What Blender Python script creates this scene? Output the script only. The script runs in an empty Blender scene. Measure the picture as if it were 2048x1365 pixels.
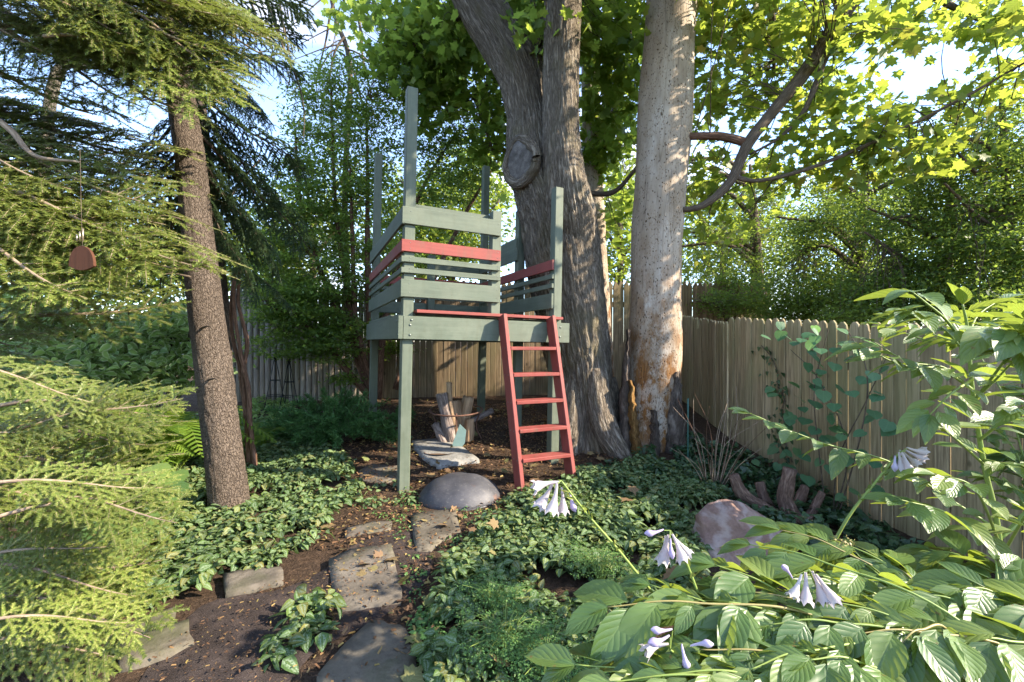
import bpy, bmesh, math, random
import numpy as np
from mathutils import Vector, Matrix, noise as mnoise

random.seed(7)
RNG = np.random.default_rng(11)
scene = bpy.context.scene
C = scene.collection
PI = math.pi

# ------------------------------------------------------------------ camera, sky, sun, exposure
F, EYE, HOR, CX = 870.0, 1.23, 683.0, 1024.0
cam_d = bpy.data.cameras.new('camera')
cam_d.sensor_width = 36.0
cam_d.lens = F / 2048.0 * 36.0
cam_d.clip_start = 0.05
cam_d.clip_end = 2000.0
cam = bpy.data.objects.new('camera', cam_d)
C.objects.link(cam)
cam.location = (0, 0, EYE)
cam.rotation_euler = (math.radians(90), 0, 0)
scene.camera = cam

SUN_AZ, SUN_EL = math.radians(101), math.radians(31)      # clockwise from +Y, above the horizon
sun_dir = Vector((math.sin(SUN_AZ) * math.cos(SUN_EL), math.cos(SUN_AZ) * math.cos(SUN_EL), math.sin(SUN_EL)))
world = bpy.data.worlds.new('World')
scene.world = world
world.use_nodes = True
wn = world.node_tree
wn.nodes.clear()
w_out = wn.nodes.new('ShaderNodeOutputWorld')
w_bg = wn.nodes.new('ShaderNodeBackground')
w_bg.inputs['Strength'].default_value = 0.15
w_sky = wn.nodes.new('ShaderNodeTexSky')
w_sky.sky_type = 'NISHITA'
w_sky.sun_disc = False
w_sky.sun_elevation = SUN_EL
w_sky.sun_rotation = SUN_AZ
w_sky.air_density = 1.0
w_sky.dust_density = 0.3
w_sky.ozone_density = 4.0
w_tc = wn.nodes.new('ShaderNodeTexCoord')
w_map = wn.nodes.new('ShaderNodeMapping')
w_map.inputs['Scale'].default_value = (1.0, 1.0, 2.6)
w_map.inputs['Location'].default_value = (0.35, 0.1, 0.4)
w_noise = wn.nodes.new('ShaderNodeTexNoise')
w_noise.inputs['Scale'].default_value = 2.3
w_noise.inputs['Detail'].default_value = 8
w_noise.inputs['Roughness'].default_value = 0.58
w_ramp = wn.nodes.new('ShaderNodeMapRange')
w_ramp.inputs['From Min'].default_value = 0.53
w_ramp.inputs['From Max'].default_value = 0.72
w_ramp.inputs['To Min'].default_value = 0.10
w_ramp.inputs['To Max'].default_value = 0.95
w_mix = wn.nodes.new('ShaderNodeMix')
w_mix.data_type = 'RGBA'
w_mix.inputs[7].default_value = (4.0, 3.7, 3.7, 1)
wn.links.new(w_tc.outputs['Generated'], w_map.inputs['Vector'])
wn.links.new(w_map.outputs['Vector'], w_noise.inputs['Vector'])
wn.links.new(w_noise.outputs['Fac'], w_ramp.inputs['Value'])
wn.links.new(w_ramp.outputs['Result'], w_mix.inputs[0])
wn.links.new(w_sky.outputs['Color'], w_mix.inputs[6])
wn.links.new(w_mix.outputs[2], w_bg.inputs['Color'])
wn.links.new(w_bg.outputs[0], w_out.inputs['Surface'])

sun_d = bpy.data.lights.new('sun', 'SUN')
sun_d.energy = 3.9
sun_d.angle = math.radians(0.53)
sun_d.color = (1.0, 0.87, 0.68)
sun = bpy.data.objects.new('sun', sun_d)
C.objects.link(sun)
sun.rotation_euler = sun_dir.to_track_quat('Z', 'Y').to_euler()

vs = scene.view_settings
vs.view_transform = 'Standard'
vs.look = 'None'
vs.exposure = 2.15
vs.gamma = 1.0
vs.use_curve_mapping = False
scene.cycles.max_bounces = 8
scene.cycles.diffuse_bounces = 4
scene.cycles.transmission_bounces = 6
scene.cycles.use_adaptive_sampling = True

# ------------------------------------------------------------------ geometry helpers
def W(px, py, d):
    """photo pixel (2048 wide) at distance d in front of the camera -> world point"""
    return Vector(((px - CX) * d / F, d, EYE - (py - HOR) * d / F))

def smooth(a, b, x):
    t = min(1.0, max(0.0, (x - a) / (b - a)))
    return t * t * (3 - 2 * t)

def G(x, y):
    """height of the ground"""
    z = 0.1 * max(0.0, min(y, 9.0) - 3.3)
    z -= 0.14 * smooth(1.4, 2.8, x) * (1 - smooth(3.2, 5.2, y))
    return z

def on_ground(px, py):
    d = EYE / max(1.0, (py - HOR)) * F
    for _ in range(12):
        g = G((px - CX) * d / F, d)
        d = 0.5 * d + 0.5 * (EYE - g) / (py - HOR) * F
    return Vector(((px - CX) * d / F, d, G((px - CX) * d / F, d)))

def props(o, label=None, cat=None, group=None, kind=None):
    if label: o['label'] = label
    if cat: o['category'] = cat
    if group: o['group'] = group
    if kind: o['kind'] = kind
    return o

def thing(name, label, cat, loc=(0, 0, 0), rot=(0, 0, 0), group=None):
    o = bpy.data.objects.new(name, None)
    C.objects.link(o)
    o.location = loc
    o.rotation_euler = rot
    o.empty_display_size = 0.1
    return props(o, label, cat, group)

def link(name, me, parent=None, matrix=None):
    o = bpy.data.objects.new(name, me)
    C.objects.link(o)
    if parent is not None:
        o.parent = parent
    if matrix is not None:
        o.matrix_local = matrix
    return o

def mesh_np(name, V, faces, mats, smooth_sh=False, uv=None, attr=None, mat_idx=None):
    """V (n,3); faces (m,k) int array of same-size polygons, or a list of such arrays"""
    me = bpy.data.meshes.new(name)
    V = np.asarray(V, dtype=np.float32)
    fl = faces if isinstance(faces, list) else [faces]
    fl = [np.asarray(f, dtype=np.int32) for f in fl if len(f)]
    nl = sum(f.size for f in fl); nf = sum(len(f) for f in fl)
    me.vertices.add(len(V)); me.vertices.foreach_set('co', V.ravel())
    me.loops.add(nl); me.polygons.add(nf)
    li = np.concatenate([f.ravel() for f in fl])
    me.loops.foreach_set('vertex_index', li)
    st, tot, c = [], [], 0
    for f in fl:
        k = f.shape[1]
        st.append(c + np.arange(len(f)) * k); tot.append(np.full(len(f), k)); c += f.size
    me.polygons.foreach_set('loop_start', np.concatenate(st).astype(np.int32))
    me.polygons.foreach_set('loop_total', np.concatenate(tot).astype(np.int32))
    if smooth_sh:
        me.polygons.foreach_set('use_smooth', np.ones(nf, dtype=bool))
    for m in (mats if isinstance(mats, (list, tuple)) else [mats]):
        me.materials.append(m)
    if mat_idx is not None:
        me.polygons.foreach_set('material_index', np.asarray(mat_idx, dtype=np.int32))
    if uv is not None:
        l = me.uv_layers.new(name='UVMap')
        l.data.foreach_set('uv', np.asarray(uv, dtype=np.float32)[li].ravel())
    if attr is not None:
        a = me.attributes.new('tube', 'FLOAT_VECTOR', 'POINT')
        a.data.foreach_set('vector', np.asarray(attr, dtype=np.float32).ravel())
    me.update(calc_edges=True)
    return me

def spline(pts, n):
    """Catmull-Rom through points (any dimension)"""
    P = np.array([np.asarray(p, dtype=float) for p in pts])
    if len(P) == 2:
        t = np.linspace(0, 1, n)[:, None]
        return P[0] * (1 - t) + P[1] * t
    E = np.vstack([2 * P[0] - P[1], P, 2 * P[-1] - P[-2]])
    u = np.linspace(0, len(P) - 1, n)
    i = np.minimum(u.astype(int), len(P) - 2); t = (u - i)[:, None]
    a, b, c, d = E[i], E[i + 1], E[i + 2], E[i + 3]
    return 0.5 * (2 * b + (c - a) * t + (2 * a - 5 * b + 4 * c - d) * t ** 2 + (3 * b - a - 3 * c + d) * t ** 3)

class Geo:
    """collects tubes and polygons with the 'tube' bark coordinate"""
    def __init__(s):
        s.V, s.Q, s.T, s.A, s.n = [], [], [], [], 0
    def tube(s, pts, radii, sides=8, n=None, disp=None, cap=True, seed=0):
        n = n or max(2, len(pts) * 3)
        P = spline(pts, n)
        R = np.interp(np.linspace(0, 1, n), np.linspace(0, 1, len(radii)), radii)
        T = np.gradient(P, axis=0); T /= np.linalg.norm(T, axis=1)[:, None] + 1e-9
        ref = np.array([0.0, 1, 0]) if abs(T[0][1]) < 0.9 else np.array([1.0, 0, 0])
        N0 = np.cross(T[0], ref); N0 /= np.linalg.norm(N0)
        L = np.concatenate([[0], np.cumsum(np.linalg.norm(np.diff(P, axis=0), axis=1))])
        ang = np.arange(sides) * 2 * PI / sides
        V = np.zeros((n, sides, 3)); A = np.zeros((n, sides, 3))
        for i in range(n):
            N0 = N0 - T[i] * N0.dot(T[i]); N0 /= np.linalg.norm(N0) + 1e-9
            B = np.cross(T[i], N0)
            for j in range(sides):
                r = R[i]
                if disp: r = disp(ang[j], L[i], r)
                V[i, j] = P[i] + (N0 * math.cos(ang[j]) + B * math.sin(ang[j])) * r
            A[i, :, 0] = np.cos(ang) * R.max() + seed; A[i, :, 1] = np.sin(ang) * R.max(); A[i, :, 2] = L[i]
        b = s.n
        q = []
        for i in range(n - 1):
            j = np.arange(sides); k = (j + 1) % sides
            q.append(np.stack([b + i * sides + j, b + i * sides + k, b + (i + 1) * sides + k, b + (i + 1) * sides + j], 1))
        s.Q.append(np.concatenate(q)); s.V.append(V.reshape(-1, 3)); s.A.append(A.reshape(-1, 3)); s.n += n * sides
        if cap:
            for e, i in ((0, 0), (1, n - 1)):
                s.V.append(P[i][None]); s.A.append(np.array([[seed, 0, L[i]]]))
                j = np.arange(sides); k = (j + 1) % sides
                ring = b + i * sides
                f = np.stack([np.full(sides, s.n), ring + j, ring + k], 1)
                s.T.append(f if e else f[:, ::-1]); s.n += 1
        return P
    def tri(s, V, F_, A=None):
        s.V.append(np.asarray(V, dtype=float)); s.A.append(np.asarray(V if A is None else A, dtype=float))
        s.T.append(np.asarray(F_) + s.n); s.n += len(V)
    def mesh(s, name, mats, smooth_sh=True, mat_idx=None):
        fl = []
        if s.Q: fl.append(np.concatenate(s.Q))
        if s.T: fl.append(np.concatenate(s.T))
        return mesh_np(name, np.concatenate(s.V), fl, mats, smooth_sh, attr=np.concatenate(s.A), mat_idx=mat_idx)

def bevel_box_mesh(name, size, m, b=0.004, center=(0, 0, 0), seg=1):
    bm = bmesh.new()
    bmesh.ops.create_cube(bm, size=1)
    for v in bm.verts:
        v.co = Vector((v.co.x * size[0] + center[0], v.co.y * size[1] + center[1], v.co.z * size[2] + center[2]))
    if b:
        bmesh.ops.bevel(bm, geom=bm.edges[:], offset=b, segments=seg, affect='EDGES', clamp_overlap=True)
    me = bpy.data.meshes.new(name)
    bm.to_mesh(me); bm.free()
    me.materials.append(m)
    return me

def box_part(name, x0, x1, y0, y1, z0, z1, m, parent, b=0.004):
    c = ((x0 + x1) / 2, (y0 + y1) / 2, (z0 + z1) / 2)
    me = bevel_box_mesh(name, (x1 - x0, y1 - y0, z1 - z0), m, b)
    return link(name, me, parent, Matrix.Translation(c))

def cloud(template, pos, mats3, scale):
    """template (V,F,UV) placed at every pos with 3x3 orientation and scale -> V, F, UV"""
    TV, TF, TU = template
    N = len(pos)
    V = np.einsum('nij,kj->nki', mats3 * np.asarray(scale)[:, None, None], TV) + np.asarray(pos)[:, None, :]
    Fc = (TF[None] + (np.arange(N) * len(TV))[:, None, None]).reshape(-1, TF.shape[1])
    return V.reshape(-1, 3), Fc, np.tile(TU, (N, 1))

def frames(n, rng, up=1.2, tip_down=0.4, tip=None, spread=0.7, normal=None):
    """random leaf frames: columns side, tip, normal"""
    nr = rng.normal(size=(n, 3)) * spread + (np.array([0, 0, up]) if normal is None else normal * up)
    nr /= np.linalg.norm(nr, axis=1)[:, None]
    if tip is None:
        a = rng.uniform(0, 2 * PI, n)
        tp = np.stack([np.cos(a), np.sin(a), -tip_down + rng.normal(size=n) * 0.2], 1)
    else:
        tp = np.asarray(tip, dtype=float) + rng.normal(size=(n, 3)) * 0.25 + np.array([0, 0, -tip_down])
    tp -= nr * np.sum(tp * nr, 1)[:, None]
    tp /= np.linalg.norm(tp, axis=1)[:, None] + 1e-9
    sd = np.cross(tp, nr)
    return np.stack([sd, tp, nr], 2)

def mat4(m3, p, s=1.0):
    m = Matrix.Identity(4)
    for i in range(3):
        for j in range(3):
            m[i][j] = float(m3[i][j]) * s
        m[i][3] = float(p[i])
    return m

# ------------------------------------------------------------------ materials
class Mat:
    def __init__(s, name):
        s.m = bpy.data.materials.new(name); s.m.use_nodes = True
        s.t = s.m.node_tree; s.t.nodes.clear()
        s.out = s.t.nodes.new('ShaderNodeOutputMaterial')
    def n(s, typ, props_=None, **inp):
        nd = s.t.nodes.new('ShaderNode' + typ)
        for k, v in (props_ or {}).items(): setattr(nd, k, v)
        for k, v in inp.items():
            key = int(k[1:]) if k[0] == '_' and k[1:].isdigit() else k.replace('_', ' ')
            s.set(nd.inputs[key], v)
        return nd
    def set(s, sock, v):
        if isinstance(v, bpy.types.NodeSocket): s.t.links.new(v, sock)
        else:
            if isinstance(v, (tuple, list)) and len(v) == 3 and sock.type == 'RGBA': v = (*v, 1)
            sock.default_value = v
    def math(s, op, a, b=0.5, clamp=False):
        return s.n('Math', {'operation': op, 'use_clamp': clamp}, _0=a, _1=b).outputs[0]
    def ramp(s, fac, stops, interp='LINEAR'):
        nd = s.n('ValToRGB'); cr = nd.color_ramp; cr.interpolation = interp
        while len(cr.elements) < len(stops): cr.elements.new(0.5)
        for e, (p, c) in zip(cr.elements, stops):
            e.position = p; e.color = (*c, 1) if len(c) == 3 else c
        s.set(nd.inputs[0], fac)
        return nd.outputs[0]
    def mix(s, fac, a, b, blend='MIX'):
        nd = s.n('Mix', {'data_type': 'RGBA', 'blend_type': blend}, _0=fac, _6=a, _7=b)
        return nd.outputs[2]
    def noise(s, vec, scale, detail=4, rough=0.55):
        return s.n('TexNoise', None, Vector=vec, Scale=scale, Detail=detail, Roughness=rough).outputs['Fac']
    def mapv(s, vec, scale=(1, 1, 1), loc=(0, 0, 0)):
        return s.n('Mapping', None, Vector=vec, Scale=scale, Location=loc).outputs[0]
    def range(s, v, a, b, c=0.0, d=1.0):
        return s.n('MapRange', None, Value=v, From_Min=a, From_Max=b, To_Min=c, To_Max=d).outputs[0]
    def bump(s, h, strength=0.5, dist=0.01):
        return s.n('Bump', None, Height=h, Strength=strength, Distance=dist).outputs[0]
    def principled(s, **k):
        p = s.n('BsdfPrincipled', None, **k)
        s.t.links.new(p.outputs[0], s.out.inputs['Surface'])
        return p
    def rnd_vec(s):
        """object coordinates shifted by a random amount per object"""
        tc = s.n('TexCoord').outputs['Object']
        r = s.n('ObjectInfo').outputs['Random']
        o = s.n('CombineXYZ', None, X=s.math('MULTIPLY', r, 37.0), Y=s.math('MULTIPLY', r, 91.0), Z=s.math('MULTIPLY', r, 53.0)).outputs[0]
        return s.n('VectorMath', {'operation': 'ADD'}, _0=tc, _1=o).outputs[0], r

def leaf_mat(name, cols, trans=0.4, tcol=(0.35, 0.5, 0.05), rough=0.45, veins=0.0, silver=0.0, rim=None, spec=0.35, spots=None, tint=None, spot_s=9.0):
    k = Mat(name)
    r0 = k.n('NewGeometry').outputs['Random Per Island']
    r1 = k.n('ObjectInfo').outputs['Random']
    r = k.math('FRACT', k.math('ADD', r0, r1))
    st = [(i / max(1, len(cols) - 1), c) for i, c in enumerate(cols)]
    col = k.ramp(r, st)
    uv = k.n('UVMap').outputs[0]
    sx = k.n('SeparateXYZ', None, Vector=uv)
    du = k.math('ABSOLUTE', k.math('SUBTRACT', sx.outputs[0], 0.5))
    nrm = None
    if veins:
        # pinnate veins: stripes sloping from the midrib, and the midrib itself
        ph = k.math('SUBTRACT', sx.outputs[1], k.math('MULTIPLY', du, 0.75))
        wv = k.math('ABSOLUTE', k.math('SINE', k.math('MULTIPLY', ph, 21.0)))
        h = k.math('MULTIPLY', k.math('POWER', wv, 0.6), k.range(du, 0.0, 0.06))
        nrm = k.bump(h, veins, 0.0035)
        col = k.mix(k.range(h, 0.0, 0.3, 0.22, 0.0), col, tuple(min(1, c * 1.7 + 0.03) for c in cols[-1]))
    if silver:
        nz = k.noise(k.mapv(uv, (9, 12, 1)), 1.0, 2)
        band = k.math('MULTIPLY', k.range(du, 0.03, 0.1), k.range(du, 0.34, 0.2))
        msk = k.math('MULTIPLY', band, k.range(nz, 0.38, 0.55, 0.0, silver))
        col = k.mix(msk, col, (0.24, 0.31, 0.21))
    if rim:
        col = k.mix(k.range(du, 0.3, 0.42), col, rim)
    if spots:
        gp = k.n('NewGeometry').outputs['Position']
        col = k.mix(k.range(k.noise(gp, spot_s, 3), 0.62 if spot_s < 20 else 0.67, 0.72 if spot_s < 20 else 0.73), col, spots)
    if tint:
        col = k.mix(k.math('MULTIPLY', r1, 0.5), col, tint)
    p = k.n('BsdfPrincipled', None, Base_Color=col, Roughness=rough, Specular_IOR_Level=spec)
    if nrm is not None: k.set(p.inputs['Normal'], nrm)
    tc = k.mix(0.55, col, tcol)
    tr = k.n('BsdfTranslucent', None, Color=tc)
    if nrm is not None: k.set(tr.inputs['Normal'], nrm)
    mx = k.n('MixShader', None, _0=trans, _1=p.outputs[0], _2=tr.outputs[0])
    k.t.links.new(mx.outputs[0], k.out.inputs['Surface'])
    return k.m

def bark_mat(name, c_dark, c_mid, c_light, ridges=14.0, stretch=0.16, bump=0.9, dist=0.03, plates=False, moss=None, knots=False):
    k = Mat(name)
    v = k.n('Attribute', {'attribute_name': 'tube'}).outputs['Vector']
    vs_ = k.mapv(v, (1, 1, stretch))
    n1 = k.noise(vs_, ridges, 5, 0.62)
    n2 = k.noise(k.mapv(v, (1, 1, stretch * 2)), ridges * 3.1, 4, 0.6)
    if plates:
        vo = k.n('TexVoronoi', {'feature': 'DISTANCE_TO_EDGE'}, Vector=k.n('VectorMath', {'operation': 'ADD'}, _0=k.mapv(v, (1, 1, 0.55)), _1=k.n('VectorMath', {'operation': 'SCALE'}, _0=k.n('TexNoise', None, Vector=v, Scale=22.0).outputs['Color'], Scale=0.05).outputs[0]).outputs[0], Scale=ridges).outputs['Distance']
        h = k.math('ADD', k.math('MULTIPLY', k.range(vo, 0.0, 0.12), 0.55), k.math('MULTIPLY', k.noise(v, 55.0, 5, 0.7), 1.25))
        f = k.math('MULTIPLY', h, 0.52)
    else:
        rid = k.math('SUBTRACT', 1.0, k.math('MULTIPLY', k.math('ABSOLUTE', k.math('SUBTRACT', n1, 0.5)), 5.0), True)
        h = k.math('ADD', k.math('MULTIPLY', k.math('SUBTRACT', 1.0, rid), 0.8), k.math('MULTIPLY', n2, 0.45))
        f = k.math('MULTIPLY', h, 0.8)
    col = k.ramp(f, [(0.12, c_dark), (0.45, c_mid), (0.85, c_light)])
    big = k.noise(v, 2.2, 3)
    col = k.mix(k.range(big, 0.4, 0.7, 0.0, 0.45), col, tuple(c * 0.62 for c in c_mid))
    if moss:
        col = k.mix(k.range(k.noise(v, 3.0, 4), 0.5, 0.68, 0.0, 0.55), col, moss)
    k.principled(Base_Color=col, Roughness=0.9, Specular_IOR_Level=0.15, Normal=k.bump(h, bump, dist))
    return k.m

def wood_mat(name, cols, axis=2, grain=26.0, bump=0.35, green=None, rough=0.8, knots=True, dirt=0.35):
    k = Mat(name)
    v, r = k.rnd_vec()
    sc = [1.0, 1.0, 1.0]; sc[axis] = 0.05
    g = k.noise(k.mapv(v, tuple(sc)), grain * 2.2, 5, 0.6)
    sc2 = [1.0, 1.0, 1.0]; sc2[axis] = 0.12
    g2 = k.noise(k.mapv(v, tuple(sc2)), grain * 0.5, 3)
    base = k.ramp(r, [(i / (len(cols) - 1), c) for i, c in enumerate(cols)])
    col = k.mix(k.range(g, 0.4, 0.62, 0.0, 0.75), base, tuple(c * 0.45 for c in cols[0]))
    col = k.mix(k.range(g2, 0.45, 0.7, 0.0, dirt), col, tuple(c * 0.5 for c in cols[0]))
    if knots:
        vo = k.n('TexVoronoi', {'feature': 'F1'}, Vector=k.mapv(v, (1, 1, 0.6) if axis == 2 else (0.6, 1, 1)), Scale=5.5, Randomness=1.0).outputs['Distance']
        col = k.mix(k.range(vo, 0.1, 0.06, 0.0, 0.75), col, tuple(c * 0.3 for c in cols[0]))
    if green:
        gp = k.n('NewGeometry').outputs['Position']
        gm = k.noise(k.mapv(gp, (1.2, 1.2, 0.5)), 2.6, 4)
        col = k.mix(k.range(gm, 0.42, 0.66, 0.0, 0.5), col, green)
    k.principled(Base_Color=col, Roughness=rough, Specular_IOR_Level=0.2, Normal=k.bump(g, bump, 0.004))
    return k.m

def paint_mat(name, col, axis, worn):
    k = Mat(name)
    v, r = k.rnd_vec()
    sc = [1.0, 1.0, 1.0]; sc[axis] = 0.06
    g = k.noise(k.mapv(v, tuple(sc)), 42.0, 5, 0.6)
    big = k.noise(v, 5.0, 5, 0.65)
    c = k.mix(k.range(g, 0.4, 0.7, 0.0, 0.5), col, tuple(x * 0.5 for x in col))
    gp = k.n('NewGeometry').outputs['Position']
    c = k.mix(k.range(k.noise(k.mapv(gp, (6, 6, 1.1)), 3.0, 5, 0.65), 0.52, 0.68, 0.0, 0.45), c, (0.075, 0.08, 0.05))
    c = k.mix(k.range(big, 0.42, 0.68, 0.0, 0.6), c, worn)
    c = k.mix(k.math('MULTIPLY', r, 0.25), c, tuple(x * 0.75 for x in col))
    vo = k.n('TexVoronoi', {'feature': 'F1'}, Vector=k.mapv(v, tuple(0.5 if i == axis else 1 for i in range(3))), Scale=3.2).outputs['Distance']
    c = k.mix(k.range(vo, 0.09, 0.05, 0.0, 0.45), c, tuple(x * 0.5 for x in col))
    fine = k.noise(v, 160.0, 2)
    c = k.mix(k.range(fine, 0.62, 0.75, 0.0, 0.3), c, tuple(x * 0.4 for x in col))
    k.principled(Base_Color=c, Roughness=k.range(big, 0.3, 0.7, 0.5, 0.75), Specular_IOR_Level=0.3, Normal=k.bump(g, 0.35, 0.003))
    return k.m

def stone_mat(name, cols, scale=5.0, moss=None, bump=0.6, dist=0.02, veins=None):
    k = Mat(name)
    v, r = k.rnd_vec()
    n1 = k.noise(v, scale, 7, 0.62)
    n2 = k.noise(v, scale * 9, 5, 0.65)
    col = k.ramp(n1, [(0.3, cols[0]), (0.5, cols[1]), (0.7, cols[2])])
    col = k.mix(k.range(n2, 0.45, 0.75, 0.0, 0.5), col, tuple(c * 0.5 for c in cols[0]))
    if veins:
        wv = k.n('TexWave', {'wave_type': 'BANDS'}, Vector=k.mapv(v, (1, 0.5, 2.2)), Scale=2.2, Distortion=16.0, Detail=6.0).outputs['Fac']
        col = k.mix(k.range(wv, 0.55, 1.0, 0.0, 0.55), col, veins)
    if moss:
        col = k.mix(k.range(k.noise(v, 3.6, 5), 0.5, 0.66, 0.0, 0.8), col, moss)
    h = k.math('ADD', n1, k.math('MULTIPLY', n2, 0.4))
    k.principled(Base_Color=col, Roughness=0.85, Specular_IOR_Level=0.2, Normal=k.bump(h, bump, dist))
    return k.m

def soil_mat():
    k = Mat('soil')
    p = k.n('NewGeometry').outputs['Position']
    n1 = k.noise(p, 2.0, 6, 0.6); n2 = k.noise(p, 26.0, 6, 0.7); n3 = k.noise(p, 90.0, 3, 0.7)
    col = k.ramp(n2, [(0.3, (0.024, 0.016, 0.011)), (0.52, (0.062, 0.04, 0.027)), (0.72, (0.13, 0.085, 0.056))])
    col = k.mix(k.range(n1, 0.42, 0.64, 0.0, 0.55), col, (0.055, 0.042, 0.032))
    col = k.mix(k.range(n3, 0.6, 0.72, 0.0, 0.6), col, (0.24, 0.15, 0.085))
    h = k.math('ADD', n2, k.math('MULTIPLY', n3, 0.5))
    k.principled(Base_Color=col, Roughness=0.95, Specular_IOR_Level=0.1, Normal=k.bump(h, 1.0, 0.03))
    return k.m

def plain_mat(name, col, rough=0.6, metallic=0.0, var=0.35, scale=30.0, spec=0.4):
    k = Mat(name)
    v, r = k.rnd_vec()
    n1 = k.noise(v, scale, 5, 0.65)
    c = k.mix(k.range(n1, 0.35, 0.7, 0.0, var), col, tuple(x * 0.4 for x in col))
    k.principled(Base_Color=c, Roughness=rough, Metallic=metallic, Specular_IOR_Level=spec, Normal=k.bump(n1, 0.25, 0.004))
    return k.m

GREEN = (0.10, 0.122, 0.088); GREEN_W = (0.15, 0.168, 0.128)
RED = (0.225, 0.048, 0.040); RED_W = (0.28, 0.08, 0.065)
paint_g = [paint_mat('sage_paint_%d' % i, GREEN, i, GREEN_W) for i in range(3)]
paint_r = [paint_mat('red_paint_%d' % i, RED, i, RED_W) for i in range(3)]
m_soil = soil_mat()
m_maple_bark = bark_mat('maple_bark', (0.075, 0.06, 0.045), (0.27, 0.225, 0.175), (0.50, 0.44, 0.36), 24.0, 0.2, 1.0, 0.05, moss=(0.17, 0.15, 0.085))
m_spruce_bark = bark_mat('spruce_bark', (0.04, 0.03, 0.024), (0.112, 0.086, 0.068), (0.225, 0.18, 0.145), 58.0, 0.3, 1.0, 0.02, plates=True)
m_twig = bark_mat('twig_bark', (0.05, 0.038, 0.028), (0.13, 0.10, 0.075), (0.22, 0.175, 0.13), 40.0, 0.2, 0.6, 0.006)
m_yew_bark = bark_mat('yew_bark', (0.06, 0.032, 0.02), (0.16, 0.09, 0.06), (0.27, 0.165, 0.115), 40.0, 0.15, 0.7, 0.008)
m_pale_twig = bark_mat('pale_twig', (0.15, 0.11, 0.08), (0.33, 0.25, 0.18), (0.45, 0.36, 0.27), 40.0, 0.2, 0.5, 0.004)
m_green_stem = plain_mat('green_stem', (0.20, 0.27, 0.06), 0.5, 0, 0.2)
m_gold_stem = plain_mat('gold_stem', (0.25, 0.21, 0.075), 0.5, 0, 0.25)

m_maple_leaf = leaf_mat('maple_leaf', [(0.045, 0.11, 0.018), (0.06, 0.14, 0.02), (0.08, 0.165, 0.024), (0.105, 0.185, 0.026), (0.16, 0.2, 0.03)], 0.58, (0.5, 0.62, 0.09), 0.45, 0.25, spots=(0.13, 0.16, 0.03))
m_maple_backlit = leaf_mat('maple_leaf_backlit', [(0.04, 0.10, 0.02), (0.06, 0.135, 0.022), (0.085, 0.155, 0.024), (0.12, 0.17, 0.026), (0.15, 0.18, 0.03), (0.24, 0.15, 0.035)], 0.62, (0.55, 0.66, 0.08), 0.45, 0.2)  # backlit glow of the right crown put into leaf colour; orange is the leaves' own
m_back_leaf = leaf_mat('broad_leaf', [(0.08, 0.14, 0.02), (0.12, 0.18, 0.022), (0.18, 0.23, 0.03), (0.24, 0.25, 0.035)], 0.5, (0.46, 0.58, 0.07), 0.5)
m_yew_leaf = leaf_mat('yew_leaf', [(0.03, 0.068, 0.018), (0.05, 0.105, 0.024), (0.08, 0.145, 0.03), (0.13, 0.19, 0.036)], 0.5, (0.45, 0.6, 0.08), 0.45)
m_cedar_leaf = leaf_mat('cedar_leaf', [(0.026, 0.058, 0.018), (0.04, 0.085, 0.02), (0.065, 0.12, 0.025), (0.10, 0.16, 0.03)], 0.5, (0.45, 0.6, 0.08), 0.5)
m_hemlock = leaf_mat('hemlock_needle', [(0.09, 0.14, 0.025), (0.14, 0.19, 0.034), (0.20, 0.24, 0.05), (0.31, 0.30, 0.10)], 0.26, (0.46, 0.52, 0.08), 0.45, tint=(0.05, 0.07, 0.022))
m_spruce = leaf_mat('spruce_needle', [(0.028, 0.055, 0.032), (0.042, 0.078, 0.045), (0.06, 0.10, 0.058), (0.08, 0.115, 0.05)], 0.2, (0.2, 0.32, 0.1), 0.5)
m_juniper = leaf_mat('juniper_leaf', [(0.04, 0.105, 0.03), (0.06, 0.15, 0.042), (0.09, 0.2, 0.055)], 0.25, (0.2, 0.4, 0.08), 0.5)
m_fern = leaf_mat('fern_leaf', [(0.07, 0.14, 0.018), (0.11, 0.19, 0.022), (0.16, 0.24, 0.03)], 0.45, (0.4, 0.55, 0.03), 0.5)
m_dogwood = leaf_mat('dogwood_leaf', [(0.055, 0.115, 0.035), (0.08, 0.145, 0.04), (0.11, 0.18, 0.048), (0.17, 0.225, 0.06)], 0.36, (0.52, 0.62, 0.06), 0.4, 0.3, spec=0.6, spots=(0.16, 0.11, 0.04), spot_s=42.0)
m_variegated = leaf_mat('variegated_leaf', [(0.12, 0.22, 0.06), (0.16, 0.27, 0.07), (0.2, 0.31, 0.09)], 0.5, (0.5, 0.65, 0.15), 0.45, 0.3, rim=(0.42, 0.48, 0.3))
m_lamium = leaf_mat('lamium_leaf', [(0.042, 0.085, 0.024), (0.06, 0.115, 0.03), (0.08, 0.14, 0.036), (0.11, 0.165, 0.038), (0.17, 0.16, 0.045)], 0.28, (0.22, 0.32, 0.06), 0.55, 0.35, spec=0.25, silver=0.75)
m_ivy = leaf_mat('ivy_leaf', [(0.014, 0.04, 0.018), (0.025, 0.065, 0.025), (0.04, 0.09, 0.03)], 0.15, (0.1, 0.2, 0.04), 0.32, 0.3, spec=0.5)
m_round_leaf = leaf_mat('round_leaf', [(0.06, 0.15, 0.075), (0.08, 0.18, 0.09), (0.11, 0.21, 0.09)], 0.4, (0.25, 0.45, 0.12), 0.45, 0.3)
m_lacy = leaf_mat('lacy_leaf', [(0.07, 0.16, 0.05), (0.10, 0.2, 0.06), (0.13, 0.24, 0.07)], 0.35, (0.3, 0.5, 0.08), 0.5)
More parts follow.
